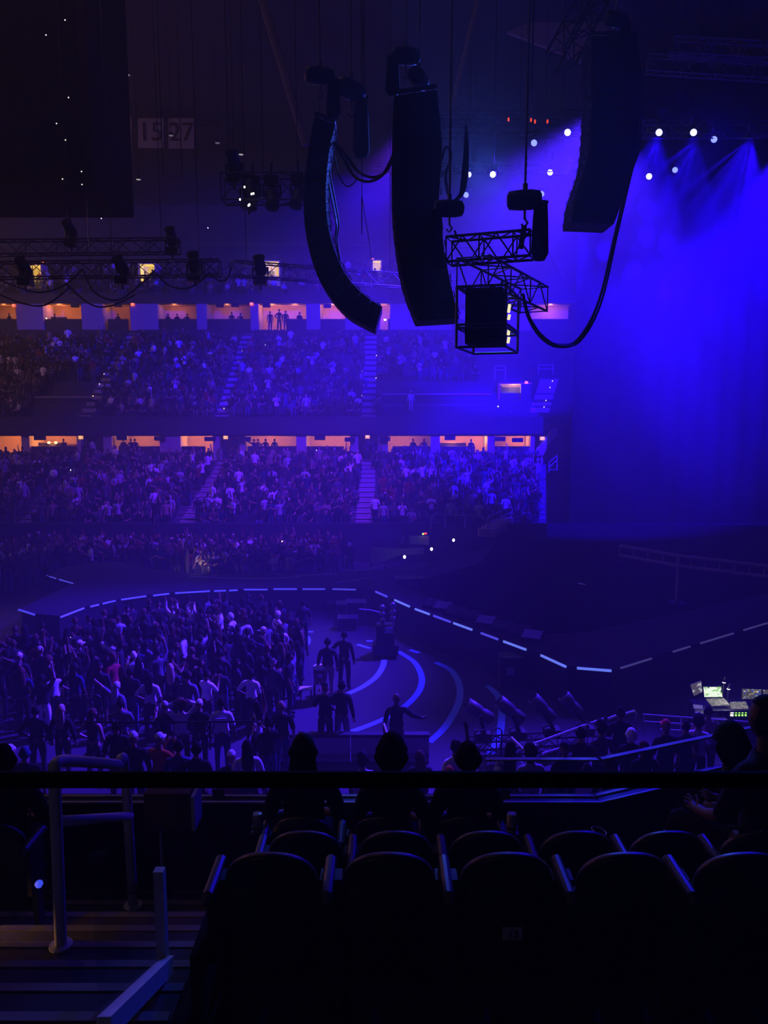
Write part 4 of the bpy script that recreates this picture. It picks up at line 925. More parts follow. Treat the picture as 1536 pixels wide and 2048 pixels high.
rail('thin blue slanted rail left of the long bright one', [[at(1023, 1475, 17), at(1052, 1503, 16)]], .028, M['alu'])
o = rail('triple steel railing in front of the sound desk', [[at(1286, 1429, 20.4), at(1496, 1444, 18.8)], [at(1288, 1443, 20.4), at(1496, 1457, 18.8)], [at(1320, 1459, 20.1), at(1490, 1469, 18.8)], [at(1460, 1442, 19), at(1460, 1480, 19)], [at(1287, 1429, 20.4), at(1287, 1470, 20.4)], [at(1362, 1434, 19.9), at(1362, 1478, 19.9)]], .022, M['alu'])
# dark handrails on the near left block
rail('thin black handrail with a rounded end across the near left block', [[at(150, 1444, 17), at(300, 1445, 17), at(508, 1443, 17), at(528, 1447, 17), at(536, 1462, 17)], [at(240, 1444, 17), at(240, 1500, 17)], [at(420, 1444, 17), at(420, 1500, 17)]], .02, M['black'])
# ------------------------------------------------------------------ people
def arms(kind, dz=0.0):
    A = {'down': ((.25, -.02, 1.14), (.27, .07, .89), (.265, .10, .81)), 'up': ((.29, .05, 1.60), (.24, .07, 1.86), (.235, .09, 1.95)),
         'phone': ((.23, .14, 1.17), (.10, .36, 1.37), (.07, .40, 1.44)), 'head': ((.37, .06, 1.60), (.15, -.02, 1.74), (.08, -.06, 1.77)),
         'clap': ((.25, .10, 1.16), (.08, .30, 1.26), (.03, .36, 1.31)), 'out': ((.44, .06, 1.50), (.69, .12, 1.60), (.78, .13, 1.63)),
         'lap': ((.25, .06, 1.15), (.14, .28, 1.04), (.09, .36, 1.03)), 'hip': ((.36, -.08, 1.17), (.19, .05, 1.02), (.13, .10, 1.01)), 'lean': ((.36, .16, 1.18), (.55, .34, 1.06), (.62, .38, 1.05))}[kind]
    return [Vector((p[0], p[1], p[2] + dz)) for p in A]
def skeleton(la, ra, seated=False, fingers=True, stride=0.0):
    V, E, Rr, S = [], [], [], []
    def j(p, r_, par=None, lab='torso'):
        V.append(Vector(p)); Rr.append(r_ if isinstance(r_, tuple) else (r_, r_)); i = len(V) - 1
        if par is not None: E.append((par, i)); S.append((par, i, lab))
        return i
    dz = -.45 if seated else 0.0
    pel = j((0, 0, .96 + dz), (.150, .105)); sp = j((0, .005, 1.13 + dz), (.135, .095), pel); ch = j((0, 0, 1.30 + dz), (.155, .105), sp)
    nb = j((0, -.01, 1.44 + dz), (.085, .065), ch); nk = j((0, .01, 1.52 + dz), .052, nb, 'neck'); j((0, .02, 1.57 + dz), .052, nk, 'neck')
    for s, kind in ((-1, la), (1, ra)):
        sh = j((s * .175, -.005, 1.40 + dz), .062, ch, 'torso'); a = arms(kind, dz); X = lambda p: Vector((s * p.x, p.y, p.z))
        el = j(X(a[0]), .043, sh, 'uarm'); wr = j(X(a[1]), .029, el, 'farm'); d = (X(a[2]) - X(a[1])).normalized()
        pm = j(X(a[1]) + d * .075, (.036, .02), wr, 'hand')
        side = d.cross(Vector((0, 1, 0))); side = side.normalized() if side.length > .3 else Vector((1, 0, 0)); side *= s; cu = side.cross(d) * (s)
        if fingers:
            for k, (o, ln) in enumerate(((-.030, .062), (-.010, .078), (.011, .074), (.030, .056))):
                f1 = j(V[pm] + side * o + d * (.035 + ln * .35), .0095, pm, 'hand'); j(V[f1] + d * ln * .55 + cu * ln * .35, .0075, f1, 'hand')
            t1 = j(X(a[1]) + d * .045 - side * .045, .011, wr, 'hand'); j(V[t1] + d * .045 - side * .018, .009, t1, 'hand')
        else: j(V[pm] + d * .09, (.03, .015), pm, 'hand')
        if seated:
            hp = j((s * .10, .04, .49), .085, pel, 'thigh'); kn = j((s * .13, .44, .50), .062, hp, 'thigh'); an = j((s * .13, .40, .10), .040, kn, 'shin'); j((s * .14, .56, .05), (.042, .03), an, 'foot')
        else:
            st = stride * s; hp = j((s * .095, 0, .87), .085, pel, 'thigh'); kn = j((s * .105, .03 + st * .6, .49), .060, hp, 'thigh'); an = j((s * .11, -.02 + st, .09), .040, kn, 'shin'); j((s * .13, .14 + st, .04), (.042, .03), an, 'foot')
    return V, E, Rr, S, dz
def head_mesh(dz, lo=False):
    nu, nv = (8, 6) if lo else (18, 14); vs, fs = [], []
    for i in range(nv + 1):
        ph = math.pi * i / nv
        for k in range(nu):
            th = 2 * math.pi * k / nu; x, y, z = math.sin(ph) * math.cos(th), math.sin(ph) * math.sin(th), math.cos(ph)
            X, Y, Z = x * .076, y * .096, z * .118
            if z < 0: X *= 1 - .30 * z * z; Y *= 1 - .18 * z * z + (.08 * -z if y > 0 else -.15 * z * z)
            if not lo and y > .55:
                Y += .024 * math.exp(-((X / .013) ** 2) - ((Z + .012) / .026) ** 2)             # nose
                for s in (-1, 1): Y -= .012 * math.exp(-(((X - s * .032) / .016) ** 2) - ((Z - .016) / .012) ** 2)   # eye sockets
                Y += .007 * math.exp(-((X / .024) ** 2) - ((Z + .052) / .010) ** 2) + .008 * math.exp(-((X / .02) ** 2) - ((Z + .088) / .018) ** 2)   # mouth, chin
            if not lo and abs(x) > .80 and abs(y) < .42: X += (.016 if X > 0 else -.016) * math.exp(-((Z) / .03) ** 2)    # ears
            vs.append((X, Y + .02, Z + 1.63 + dz))
    for i in range(nv): fs += [(i * nu + k, i * nu + (k + 1) % nu, (i + 1) * nu + (k + 1) % nu, (i + 1) * nu + k) for k in range(nu)]
    return vs, fs
def grow(la, ra, seated=False, lo=False, stride=0.0):
    V, E, Rr, S, dz = skeleton(la, ra, seated, not lo, stride)
    me = bpy.data.meshes.new('t'); me.from_pydata([tuple(v) for v in V], E, []); o = bpy.data.objects.new('t', me); COL.objects.link(o)
    bm = bmesh.new(); bm.from_mesh(me); ly = bm.verts.layers.skin.verify()
    for i, v in enumerate(bm.verts): v[ly].radius = Rr[i]; v[ly].use_root = (i == 0)
    bm.to_mesh(me); bm.free()
    md = o.modifiers.new('s', 'SKIN'); md.branch_smoothing = .3; md.use_smooth_shade = True
    if not lo: o.modifiers.new('d', 'SUBSURF').levels = 1
    bpy.context.view_layer.update()
    ev = o.evaluated_get(bpy.context.evaluated_depsgraph_get()); m2 = bpy.data.meshes.new_from_object(ev)
    vs = [v.co.copy() for v in m2.vertices]; fs = [tuple(p.vertices) for p in m2.polygons]; ns = [v.normal.copy() for v in m2.vertices]
    bpy.data.objects.remove(o); bpy.data.meshes.remove(me); bpy.data.meshes.remove(m2)
    lab = []
    for v in vs:
        best, bl = 1e9, 'torso'
        for a, b_, l in S:
            p, q = V[a], V[b_]; d = q - p; t = max(0, min(1, (v - p).dot(d) / max(1e-9, d.length_squared))); rr_ = Rr[a][0] * (1 - t) + Rr[b_][0] * t
            dd = (v - (p + d * t)).length / max(.03, rr_)
            if dd < best: best, bl = dd, l
        lab.append(bl)
    # flatten the trunk a little
    for i, v in enumerate(vs):
        if lab[i] == 'torso' and v.z > .88 + dz: v.y *= .82
    return vs, fs, ns, lab, dz
def mesh_of(name, vs, fs, smooth=True):
    me = bpy.data.meshes.new(name); me.from_pydata([tuple(v) for v in vs], [], fs); me.materials.append(M['black'])
    if smooth: me.polygons.foreach_set('use_smooth', [True] * len(fs))
    me.update(); return me
def cut(name, vs, fs, ns, keep, t):
    idx = {}; nv, nf = [], []
    for f in fs:
        if all(keep(i) for i in f):
            for i in f:
                if i not in idx: idx[i] = len(nv); nv.append(vs[i] + ns[i] * t(i) if callable(t) else vs[i] + ns[i] * t)
            nf.append(tuple(idx[i] for i in f))
    return mesh_of(name, nv, nf)
TEMPL = {}
def template(key, la, ra, seated=False, stride=0.0):
    vs, fs, ns, lab, dz = grow(la, ra, seated, False, stride); T = {}
    hv, hf = head_mesh(dz); n = len(vs)
    T['body'] = mesh_of('person_body', list(vs) + hv, fs + [tuple(n + i for i in f) for f in hf])
    low = .89 + dz
    up = lambda i: (lab[i] == 'torso' and vs[i].z > low)
    loose = lambda i: .014 + .016 * max(0, min(1, (1.35 + dz - vs[i].z) / .4)) if lab[i] == 'torso' else .012
    T['shirt'] = cut('shirt', vs, fs, ns, lambda i: up(i) or lab[i] == 'uarm', loose)
    T['long_shirt'] = cut('jacket', vs, fs, ns, lambda i: up(i) or lab[i] in ('uarm', 'farm'), loose)
    T['tank'] = cut('tank_top', vs, fs, ns, lambda i: lab[i] == 'torso' and vs[i].z > low + .08 and abs(vs[i].x) < .17, .012)
    T['trousers'] = cut('trousers', vs, fs, ns, lambda i: (lab[i] == 'torso' and vs[i].z < low + .12) or lab[i] in ('thigh', 'shin'), .013)
    T['shorts'] = cut('shorts', vs, fs, ns, lambda i: (lab[i] == 'torso' and vs[i].z < low + .12) or lab[i] == 'thigh', .02)
    for sx, kk in ((-1, 'shoe_a'), (1, 'shoe_b')): T[kk] = cut('shoe', vs, fs, ns, lambda i: lab[i] == 'foot' and vs[i].x * sx > 0, .012)
    hvv = [Vector(v) for v in hv]; c = Vector((0, .02, 1.63 + dz))
    def shell(name, keep, s, lift=0):
        idx = {}; nv, nf = [], []
        for f in hf:
            if all(keep(hvv[i] - c) for i in f):
                for i in f:
                    if i not in idx: idx[i] = len(nv); nv.append(c + (hvv[i] - c) * s + Vector((0, 0, lift)))
                nf.append(tuple(idx[i] for i in f))
        return nv, nf
    short = shell('h', lambda d: d.z > .055 - (0 if d.y > .02 else .11), 1.10)
    T['short_hair'] = mesh_of('hair', *short)
    nv, nf = shell('h', lambda d: d.z > .05 - (0 if d.y > .03 else .15), 1.14); b0 = len(nv); rings = [(.088, .050, -.045, 1.62), (.100, .050, -.07, 1.52), (.105, .045, -.085, 1.42), (.095, .038, -.10, 1.30), (.06, .022, -.105, 1.22)]
    for rx, ry, yy, zz in rings: nv += [Vector((rx * math.cos(2 * math.pi * k / 12), yy + ry * math.sin(2 * math.pi * k / 12), zz + dz)) for k in range(12)]
    for i in range(len(rings) - 1): nf += [(b0 + i * 12 + k, b0 + i * 12 + (k + 1) % 12, b0 + i * 12 + 12 + (k + 1) % 12, b0 + i * 12 + 12 + k) for k in range(12)]
    nf.append(tuple(b0 + (len(rings) - 1) * 12 + k for k in range(12)))
    T['long_hair'] = mesh_of('hair', nv, nf)
    nv, nf = shell('h', lambda d: d.z > .045 - (0 if d.y > .03 else .11), 1.12); b0 = len(nv)
    for i in range(7): nv += [Vector((0, -.07, 1.73 + dz)) + Vector((.055 * math.sin(math.pi * i / 6) * math.cos(math.pi * k / 4), .055 * math.sin(math.pi * i / 6) * math.sin(math.pi * k / 4), .055 * math.cos(math.pi * i / 6))) for k in range(8)]
    for i in range(6): nf += [(b0 + i * 8 + k, b0 + i * 8 + (k + 1) % 8, b0 + i * 8 + 8 + (k + 1) % 8, b0 + i * 8 + 8 + k) for k in range(8)]
    T['bun_hair'] = mesh_of('hair', nv, nf)
    nv, nf = shell('h', lambda d: d.z > .03, 1.17, .004); b0 = len(nv); br = []
    for k in range(9):
        a = math.pi * k / 8; br += [Vector((.088 * math.cos(a), .02 + .105 * math.sin(a) * .55, 1.668 + dz)), Vector((.080 * math.cos(a), .02 + .20 * math.sin(a), 1.655 + dz))]
    nv += br + [v - Vector((0, 0, .008)) for v in br]; m_ = len(br)
    for k in range(8): nf += [(b0 + 2 * k, b0 + 2 * k + 1, b0 + 2 * k + 3, b0 + 2 * k + 2), (b0 + m_ + 2 * k, b0 + m_ + 2 * k + 2, b0 + m_ + 2 * k + 3, b0 + m_ + 2 * k + 1), (b0 + 2 * k + 1, b0 + m_ + 2 * k + 1, b0 + m_ + 2 * k + 3, b0 + 2 * k + 3)]
    T['cap'] = mesh_of('cap', nv, nf)
    nv, nf = shell('h', lambda d: d.y < .06 or d.z > .07, 1.24, -.005)
    T['hood'] = mesh_of('hood', nv, nf)
    nv, nf = shell('h', lambda d: d.z > .02 or d.y < -.02, 1.45, .03)
    T['curly_hair'] = mesh_of('hair', nv, nf)
    TEMPL[key] = T
for key, la, ra, sd, st in (('standing with arms down', 'down', 'down', False, 0), ('holding both hands at the chest', 'phone', 'phone', False, 0), ('with both arms raised', 'up', 'up', False, 0),
        ('with the right arm raised', 'down', 'up', False, 0), ('with hands on the head', 'head', 'head', False, 0), ('with one hand on the hip', 'hip', 'down', False, .06),
        ('reaching out to the left', 'out', 'down', False, 0), ('sitting', 'lap', 'lap', True, 0), ('leaning with one arm along the board', 'down', 'lean', False, .05), ('clapping', 'clap', 'clap', False, .04)):
    template(key, la, ra, sd, st)
POSES = list(TEMPL)
PAL = {'white': (.86, .86, .88), 'pale': (.50, .50, .52), 'black': (.012, .012, .014), 'charcoal': (.03, .03, .034), 'grey': (.12, .12, .13), 'navy': (.02, .025, .07), 'red': (.30, .025, .04), 'tan': (.42, .33, .24),
       'brown': (.10, .055, .03), 'blond': (.42, .32, .18), 'dark': (.012, .010, .009), 'orange': (.55, .16, .03), 'pink': (.75, .10, .10), 'denim': (.06, .09, .18), 'olive': (.09, .09, .05)}
SKIN = [(.38, .23, .16), (.30, .17, .11), (.16, .085, .05), (.09, .048, .03), (.45, .28, .20)]
PM = {k: mat('cloth_' + k, v, .85, spec=.15) for k, v in PAL.items()}
SM = [mat('skin', c, .55, spec=.3) for c in SKIN]
NPEOPLE = 0
HS = 1.2
TAKEN = []
def person(loc, rz, pose, label, shirt='black', legs='charcoal', hair='short_hair', hairc='dark', skin=0, top='shirt', bottom='trousers', scale=1.0, group=None, shoes='charcoal'):
    global NPEOPLE
    NPEOPLE += 1; T = TEMPL[pose]
    o = bpy.data.objects.new('person', T['body']); COL.objects.link(o); o.location = loc; o.rotation_euler = (0, 0, rz); o.scale = (scale, scale, scale)
    def dress(ob, m): ob.material_slots[0].link = 'OBJECT'; ob.material_slots[0].material = m
    dress(o, SM[skin])
    for nm, me, m in (('shirt', T[top], PM[shirt]), ('trousers' if bottom == 'trousers' else 'shorts', T[bottom], PM[legs]), ('shoe', T['shoe_a'], PM[shoes]), ('shoe', T['shoe_b'], PM[shoes]), (('cap' if hair == 'cap' else 'hood' if hair == 'hood' else 'hair'), T[hair] if hair else None, PM[hairc])):
        if me is None: continue
        c = bpy.data.objects.new(nm, me); COL.objects.link(c); c.parent = o; dress(c, m)
    tag(o, label, 'person', group); TAKEN.append(Vector(loc)); return o
def nb_z(Y): return max(0.0, .3 + .35 * (20 - Y)) if Y < 20 else 0.0        # near lower bowl
NB_N = 15
def nb_tread(Y):
    if Y >= 20: return 0.0
    k = math.floor((20 - Y) / .8); return .1 + .2 * k
mb = MB()
for k in range(NB_N): mb.bbox((-45, 20 - .8 * (k + 1), -.3), (45, 20 - .8 * k, .1 + .2 * k))
structure(mb.build('floor_near_bowl', M['seatdark']))
structure(MB().bbox((-45, 7.6, 0), (45, 8.0, 4.5)).build('wall_near_bowl', M['fascia']))
def near_pt(px, py, h):                  # someone h metres tall, head top seen at the pixel
    d = ray(px, py)
    for k in range(400):
        Y = 32 - .05 * k
        p = EYE + d * (Y / d.y)
        if p.z - h >= nb_tread(Y): 
            pass
        else:
            continue
        return Vector((p.x, Y, nb_tread(Y)))
    return Vector((p.x, Y, nb_tread(Y)))
def floor_pt(px, py, h, z=0.0):
    p = flo(px, py, z + h); return Vector((p.x, p.y, z))
A_ = POSES
N0 = [  # head top px, kind, rot, pose, label, clothes
 (345, 1208, 2.6, 2, 'person in a white top with both arms raised at the back of the floor crowd', dict(shirt='white', top='long_shirt')),
 (384, 1208, 2.2, 4, 'person in white with hands on the head, right of the one with raised arms', dict(shirt='white', top='long_shirt', skin=4)),
 (440, 1212, 2.0, 1, 'broad person in a loose white shirt at the back of the floor crowd', dict(shirt='white', scale=1.04)),
 (462, 1226, 1.2, 0, 'person in a pale hooded top in front of the broad white shirt', dict(shirt='white', top='long_shirt', hair='hood', hairc='white')),
 (222, 1274, .2, 2, 'person in a white jersey with arms raised, dark number on the back', dict(shirt='white', skin=2)),
 (267, 1303, .5, 1, 'person in a white shirt with pale hair standing left in the floor crowd', dict(shirt='white', hairc='white', legs='black', skin=0)),
 (232, 1364, -.4, 6, 'pale haired person stretching one arm out to the left', dict(shirt='grey', hairc='pale', hair='long_hair', skin=4)),
 (340, 1328, .3, 0, 'woman with long blond hair and a dark top in the floor crowd', dict(shirt='charcoal', hair='long_hair', hairc='blond')),
 (299, 1346, -.1, 5, 'person with long dark hair and a pale striped top', dict(shirt='pale', hair='long_hair', skin=2)),
 (374, 1342, -.2, 0, 'broad shouldered person in a dark grey T-shirt, seen from behind', dict(shirt='grey', scale=1.08)),
 (412, 1340, -.5, 1, 'person in a white T-shirt right of the dark grey T-shirt', dict(shirt='white', skin=2)),
 (442, 1396, .1, 0, 'person in a big white T-shirt with faint print, nearest the barrier', dict(shirt='white', skin=2, scale=1.05, legs='denim')),
 (514, 1404, .9, 3, 'woman in a white tank top raising one arm', dict(shirt='white', top='tank', hair='long_hair', skin=2, legs='black')),
 (562, 1403, .2, 0, 'man in a black T-shirt with pale cropped hair at the barrier', dict(shirt='black', hairc='blond', skin=4, legs='denim', scale=1.06)),
 (330, 1404, .6, 1, 'person in a pale cap bowing behind the barrier', dict(shirt='charcoal', hair='cap', hairc='pale')),
 (362, 1402, .3, 4, 'person in a white long sleeve with hands on the head', dict(shirt='white', top='long_shirt', hair='curly_hair', hairc='brown', skin=0)),
 (398, 1400, .1, 0, 'person in a black jacket and white cap beside the big white T-shirt', dict(shirt='black', top='long_shirt', hair='cap', hairc='white')),
 (121, 1410, 0, 0, 'person with long light hair and a dark jacket at the left barrier', dict(shirt='black', top='long_shirt', hair='long_hair', hairc='blond')),
 (70, 1412, .1, 5, 'person in a black coat at the far left barrier', dict(shirt='black', top='long_shirt')),
 (184, 1418, -.3, 5, 'person with a dark sleeveless dress and brown hair at the left barrier', dict(shirt='charcoal', top='tank', hair='long_hair', hairc='brown')),
 (240, 1398, .2, 9, 'person in a checked grey top with crossed arms behind the barrier', dict(shirt='grey', top='long_shirt', skin=0)),
 (38, 1306, .2, 0, 'person in a white cap at the far left of the floor crowd', dict(shirt='charcoal', hair='cap', hairc='white')),
 (80, 1294, .4, 0, 'person in a tall white cap left in the floor crowd', dict(shirt='navy', hair='cap', hairc='white')),
 (158, 1281, -.5, 9, 'person with a white towel like cap bending right in the floor crowd', dict(shirt='charcoal', hair='cap', hairc='white')),
 (83, 1348, .3, 3, 'person with a bracelet and a white shirt hem at the far left', dict(shirt='black', skin=4, legs='white')),
 (545, 1318, -.4, 9, 'person in an olive cap close to the floor arcs', dict(shirt='charcoal', hair='cap', hairc='olive')),
 (555, 1222, -.9, 0, 'person with a white hood at the right end of the back row', dict(shirt='white', hair='hood', hairc='white')),
 (402, 1258, .6, 3, 'person in a pale top holding one arm up in the middle of the crowd', dict(shirt='pale')),
 (528, 1254, 1.9, 0, 'person in a white cap right in the floor crowd', dict(shirt='charcoal', hair='cap', hairc='white')),
 (650, 1366, .2, 1, 'left of two dark dressed crew men beside the floor arcs', dict(shirt='black', top='long_shirt', hair='cap', hairc='black', scale=1.06)),
 (683, 1362, -.3, 5, 'right of two dark dressed crew men beside the floor arcs', dict(shirt='black', top='long_shirt', scale=1.06, legs='grey')),
 (655, 1276, .1, 0, 'crew man in dark clothes and pale trousers behind the red cooler', dict(shirt='charcoal', legs='tan', top='long_shirt', scale=1.05)),
 (688, 1262, -.2, 5, 'crew man in black standing left of the equipment cart', dict(shirt='black', top='long_shirt', legs='black', scale=1.05)),
 (402, 1098, 3.2, 9, 'first of three fans in white lit by a warm phone light beyond the runway', dict(shirt='white', top='long_shirt')),
 (414, 1094, 2.9, 1, 'second of three fans in white lit by a warm phone light beyond the runway', dict(shirt='white')),
 (428, 1101, 3.4, 0, 'third of three fans in white lit by a warm phone light beyond the runway', dict(shirt='white', top='long_shirt')),
 (606, 1200, .3, 0, 'crew member in grey far behind the cooler below the runway', dict(shirt='charcoal')),
 (700, 1086, 3.0, 0, 'crew member in a white cap standing behind the runway', dict(shirt='black', hair='cap', hairc='white', shoes='white')),
]
for px, py, rz, po, lb, kw in N0:
    kw['scale'] = kw.get('scale', 1.0) * HS; h = 1.75 * kw['scale']
    person(floor_pt(px, py, h), rz, A_[po], lb, **kw)
lamp('torch_light', floor_pt(410, 1098, 2.1) + Vector((-.3, -1.1, 1.3)), 14, (1.0, .62, .35), .05)
jr = bpy.data.objects['person.004']
c = text('12', .20, (0, 0, 0), (math.pi / 2, 0, 0), M['bannerink'], None, 'jersey_number', .004); c.parent = jr; c.location = (0, -.155, 1.25)
tee = [o for o in bpy.data.objects if o.get('label', '').startswith('person in a big white')][0]
for i, (w, z) in enumerate(((.22, 1.32), (.12, 1.25))):
    b = MB().bbox((-w / 2, -.165, z), (w / 2, -.145, z + .03)).build('print_line', M['bannerink' if i else 'panelw']); b.parent = tee
o = person((at(793, 1400, 20.5).x, 20.55, 0), .0, A_[8], 'bald man in a black jacket leaning on the rink board, seen from behind', shirt='black', top='long_shirt', hair=None, skin=2, scale=1.26)
# near lower bowl, right block and left block
N1 = [
 (1022, 1480, -.3, 0, 'long haired person left of the thin blue rail in the near right block', dict(shirt='pale', hair='long_hair', skin=0)),
 (1062, 1490, .2, 0, 'person with big dark hair in a pale shirt below the long handrail', dict(shirt='pale', hair='curly_hair', skin=2)),
 (1131, 1482, .3, 0, 'person in a dark cap at the end of the pale lower handrail', dict(shirt='black', hair='cap', hairc='navy', top='long_shirt')),
 (1163, 1452, -.2, 5, 'person in a black jacket under the long handrail, back turned', dict(shirt='black', top='long_shirt', scale=1.06)),
 (1204, 1444, .3, 0, 'person in a patterned shirt under the short bright handrail', dict(shirt='grey', hair='curly_hair')),
 (1242, 1412, .1, 0, 'tall person in black in front of the bent handrail', dict(shirt='black', top='long_shirt', scale=1.08)),
 (1264, 1456, .0, 0, 'person in a white hood between dark jackets in the near right block', dict(shirt='black', hair='hood', hairc='white', top='long_shirt')),
 (1334, 1438, .1, 0, 'person in a bright pink cap and black top', dict(shirt='black', hair='cap', hairc='pink', scale=1.05)),
 (1374, 1440, .2, 0, 'dark haired person in black right of the pink cap', dict(shirt='black', skin=0)),
 (1398, 1432, -.4, 1, 'person in a white and grey T-shirt right of the pink cap', dict(shirt='white', hair='curly_hair', skin=0)),
 (1418, 1410, -.2, 0, 'tall person in a beige shirt with pale shoulders before the triple railing', dict(shirt='tan', skin=0, scale=1.06, top='long_shirt')),
 (1222, 1508, .1, 0, 'person with long brown hair below the balcony glass in the right block', dict(shirt='charcoal', hair='long_hair', hairc='brown', skin=0)),
 (1176, 1524, .3, 7, 'person in a shiny pale blue shirt seated just above the dark rail', dict(shirt='white', skin=1)),
 (1120, 1534, .1, 7, 'person in a white cap just above the dark rail', dict(shirt='grey', hair='cap', hairc='white')),
 (998, 1532, .1, 7, 'person in a small white cap low left of the thin blue rail', dict(shirt='charcoal', hair='cap', hairc='white')),
 (1290, 1480, .2, 0, 'brown haired person in black behind the balcony glass', dict(shirt='black', hair='long_hair', hairc='brown')),
 (912, 1478, .4, 3, 'person in a white shirt raising a forearm left of the barrier', dict(shirt='white', hair='bun_hair', skin=2)),
 (912, 1508, .1, 7, 'dark haired person seated in front of the white shirt', dict(shirt='black', hair='short_hair')),
 (900, 1530, .0, 7, 'person with an orange cap seated low in the middle', dict(shirt='charcoal', hair='cap', hairc='orange')),
 (725, 1508, .2, 7, 'dark haired person seated in front of the rink boards', dict(shirt='pale', hair='curly_hair')),
 (786, 1505, -.1, 7, 'person with big hair seated below the slanted handrail', dict(shirt='navy', hair='curly_hair', top='long_shirt')),
 (840, 1500, .1, 7, 'blond long haired person seated left of the raised forearm', dict(shirt='charcoal', hair='long_hair', hairc='brown')),
 (18, 1488, .2, 0, 'person in a white cap at the far left edge, low in the near block', dict(shirt='black', hair='cap', hairc='white')),
 (48, 1490, .3, 0, 'person with violet hair beside the white cap at the far left', dict(shirt='black', hairc='denim')),
 (266, 1462, .2, 0, 'person in a white cap left of the orange shirt', dict(shirt='black', hair='cap', hairc='white', top='long_shirt')),
 (317, 1464, -.3, 1, 'person in a white baseball cap and orange brown shirt', dict(shirt='orange', hair='cap', hairc='white', skin=0)),
 (356, 1478, .1, 0, 'person with dark hair and a denim jacket right of the orange shirt', dict(shirt='denim', top='long_shirt')),
 (392, 1482, .0, 5, 'person with a dark T-shirt holding a strap right of the denim jacket', dict(shirt='black')),
 (494, 1478, .2, 0, 'person with long black braids and a white shoulder bag', dict(shirt='white', hair='long_hair', skin=3)),
 (462, 1500, .1, 7, 'person in a white cap seated left of the black braids', dict(shirt='charcoal', hair='cap', hairc='white')),
 (458, 1526, .0, 7, 'person in a dark red top seated just above the dark rail', dict(shirt='red', hairc='dark')),
 (536, 1432, .7, 1, 'person in black reaching down in front of the man with cropped hair', dict(shirt='black', top='long_shirt', legs='denim')),
 (232, 1440, .3, 0, 'person in a patterned dark shirt below the thin black handrail', dict(shirt='charcoal', skin=1)),
]
for px, py, rz, po, lb, kw in N1:
    kw['scale'] = kw.get('scale', 1.0) * HS; h = (1.32 if po == 7 else 1.77) * kw['scale']; person(near_pt(px, py, h), rz, A_[po], lb, **kw)
# people at the suites and on the far stairs: small dark figures
N2 = [(448, 884, 65.2, LB_Z1, 'tall dark figure standing left of the suite stairway', 0), (735, 877, 65.3, LB_Z1, 'dark figure under the middle amber exit sign', 0), (746, 880, 65.4, LB_Z1, 'dark figure right beside the one under the middle exit sign', 5),
      (173, 887, 66.0, LB_Z1, 'dark figure right of the left amber exit sign', 0), (184, 886, 66.1, LB_Z1, 'pale figure in the lit gap right of the left exit sign', 0), (508, 884, 65.9, LB_Z1, 'dark figure stretching an arm out at the lower suite', 6),
      (516, 882, 67.2, LS[0], 'first of three guests in the lower suite beside the stairway', 0), (531, 880, 67.2, LS[0], 'second of three guests in the lower suite beside the stairway', 5), (549, 881, 67.2, LS[0], 'third of three guests in the lower suite beside the stairway', 0),
      (247, 884, 67.2, LS[0], 'first of three guests in the third lower suite', 0), (262, 888, 67.2, LS[0], 'second of three guests in the third lower suite', 5), (270, 886, 67.2, LS[0], 'third of three guests in the third lower suite', 0),
      (826, 880, 67.2, LS[0], 'first of two guests in the suite right of the middle stairs', 0), (848, 882, 67.2, LS[0], 'second of two guests in the suite right of the middle stairs', 5), (942, 888, 65.8, LB_Z1, 'dark figure bending beside the lit gap in the right lower suites', 9), (127, 886, 67.2, LS[0], 'guest at the lit counter in the second lower suite', 0),
      (540, 622, 83.3, US[0], 'leftmost of the standing upper suite guests', 0), (558, 618, 83.3, US[0], 'tall second of the standing upper suite guests', 5), (571, 621, 83.2, US[0], 'third of the standing upper suite guests', 0), (599, 624, 83.4, US[0], 'upper suite guest leaning forward alone', 9),
      (463, 624, 83.3, US[0], 'upper suite guest standing left of the exit pillar', 0), (481, 626, 83.3, US[0], 'upper suite guest beside the exit pillar', 5), (18, 626, 83.3, US[0], 'dark upper suite guest at the far left', 0), (109, 630, 83.3, US[0], 'upper suite guest beside the lit doorway in the second suite', 0),
      (336, 631, 83.3, US[0], 'first of three guests in the third upper suite', 0), (354, 630, 83.3, US[0], 'second of three guests in the third upper suite', 0), (374, 631, 83.3, US[0], 'third of three guests in the third upper suite', 5), (236, 632, 83.3, US[0], 'guest in the narrow second upper suite', 0),
      (822, 809, 68.6, UB_Z0 + .6, 'person in a white hat standing alone before the dark booth', 0), (290, 545, 85.6, zc(578, 85.6), 'dark figure in front of the second yellow doorway', 5), (64, 548, 85.6, zc(578, 85.6), 'dark figure in front of the first yellow doorway', 0), (750, 536, 85.6, zc(578, 85.6), 'dark figure in the narrow yellow doorway', 0)]
for px, py, Y, z, lb, po in N2:
    p = at(px, py, Y); sc = max(1.05, min(1.36, (p.z - z) / 1.74)); white = 'white hat' in lb
    person((p.x, Y, z), RND.uniform(-.6, .6), A_[po], lb, shirt='white' if white else 'pale' if 'pale' in lb else 'charcoal', legs='pale' if white else 'charcoal', top='long_shirt', hair='cap' if white else 'short_hair', hairc='white' if white else 'dark', skin=1, scale=sc)
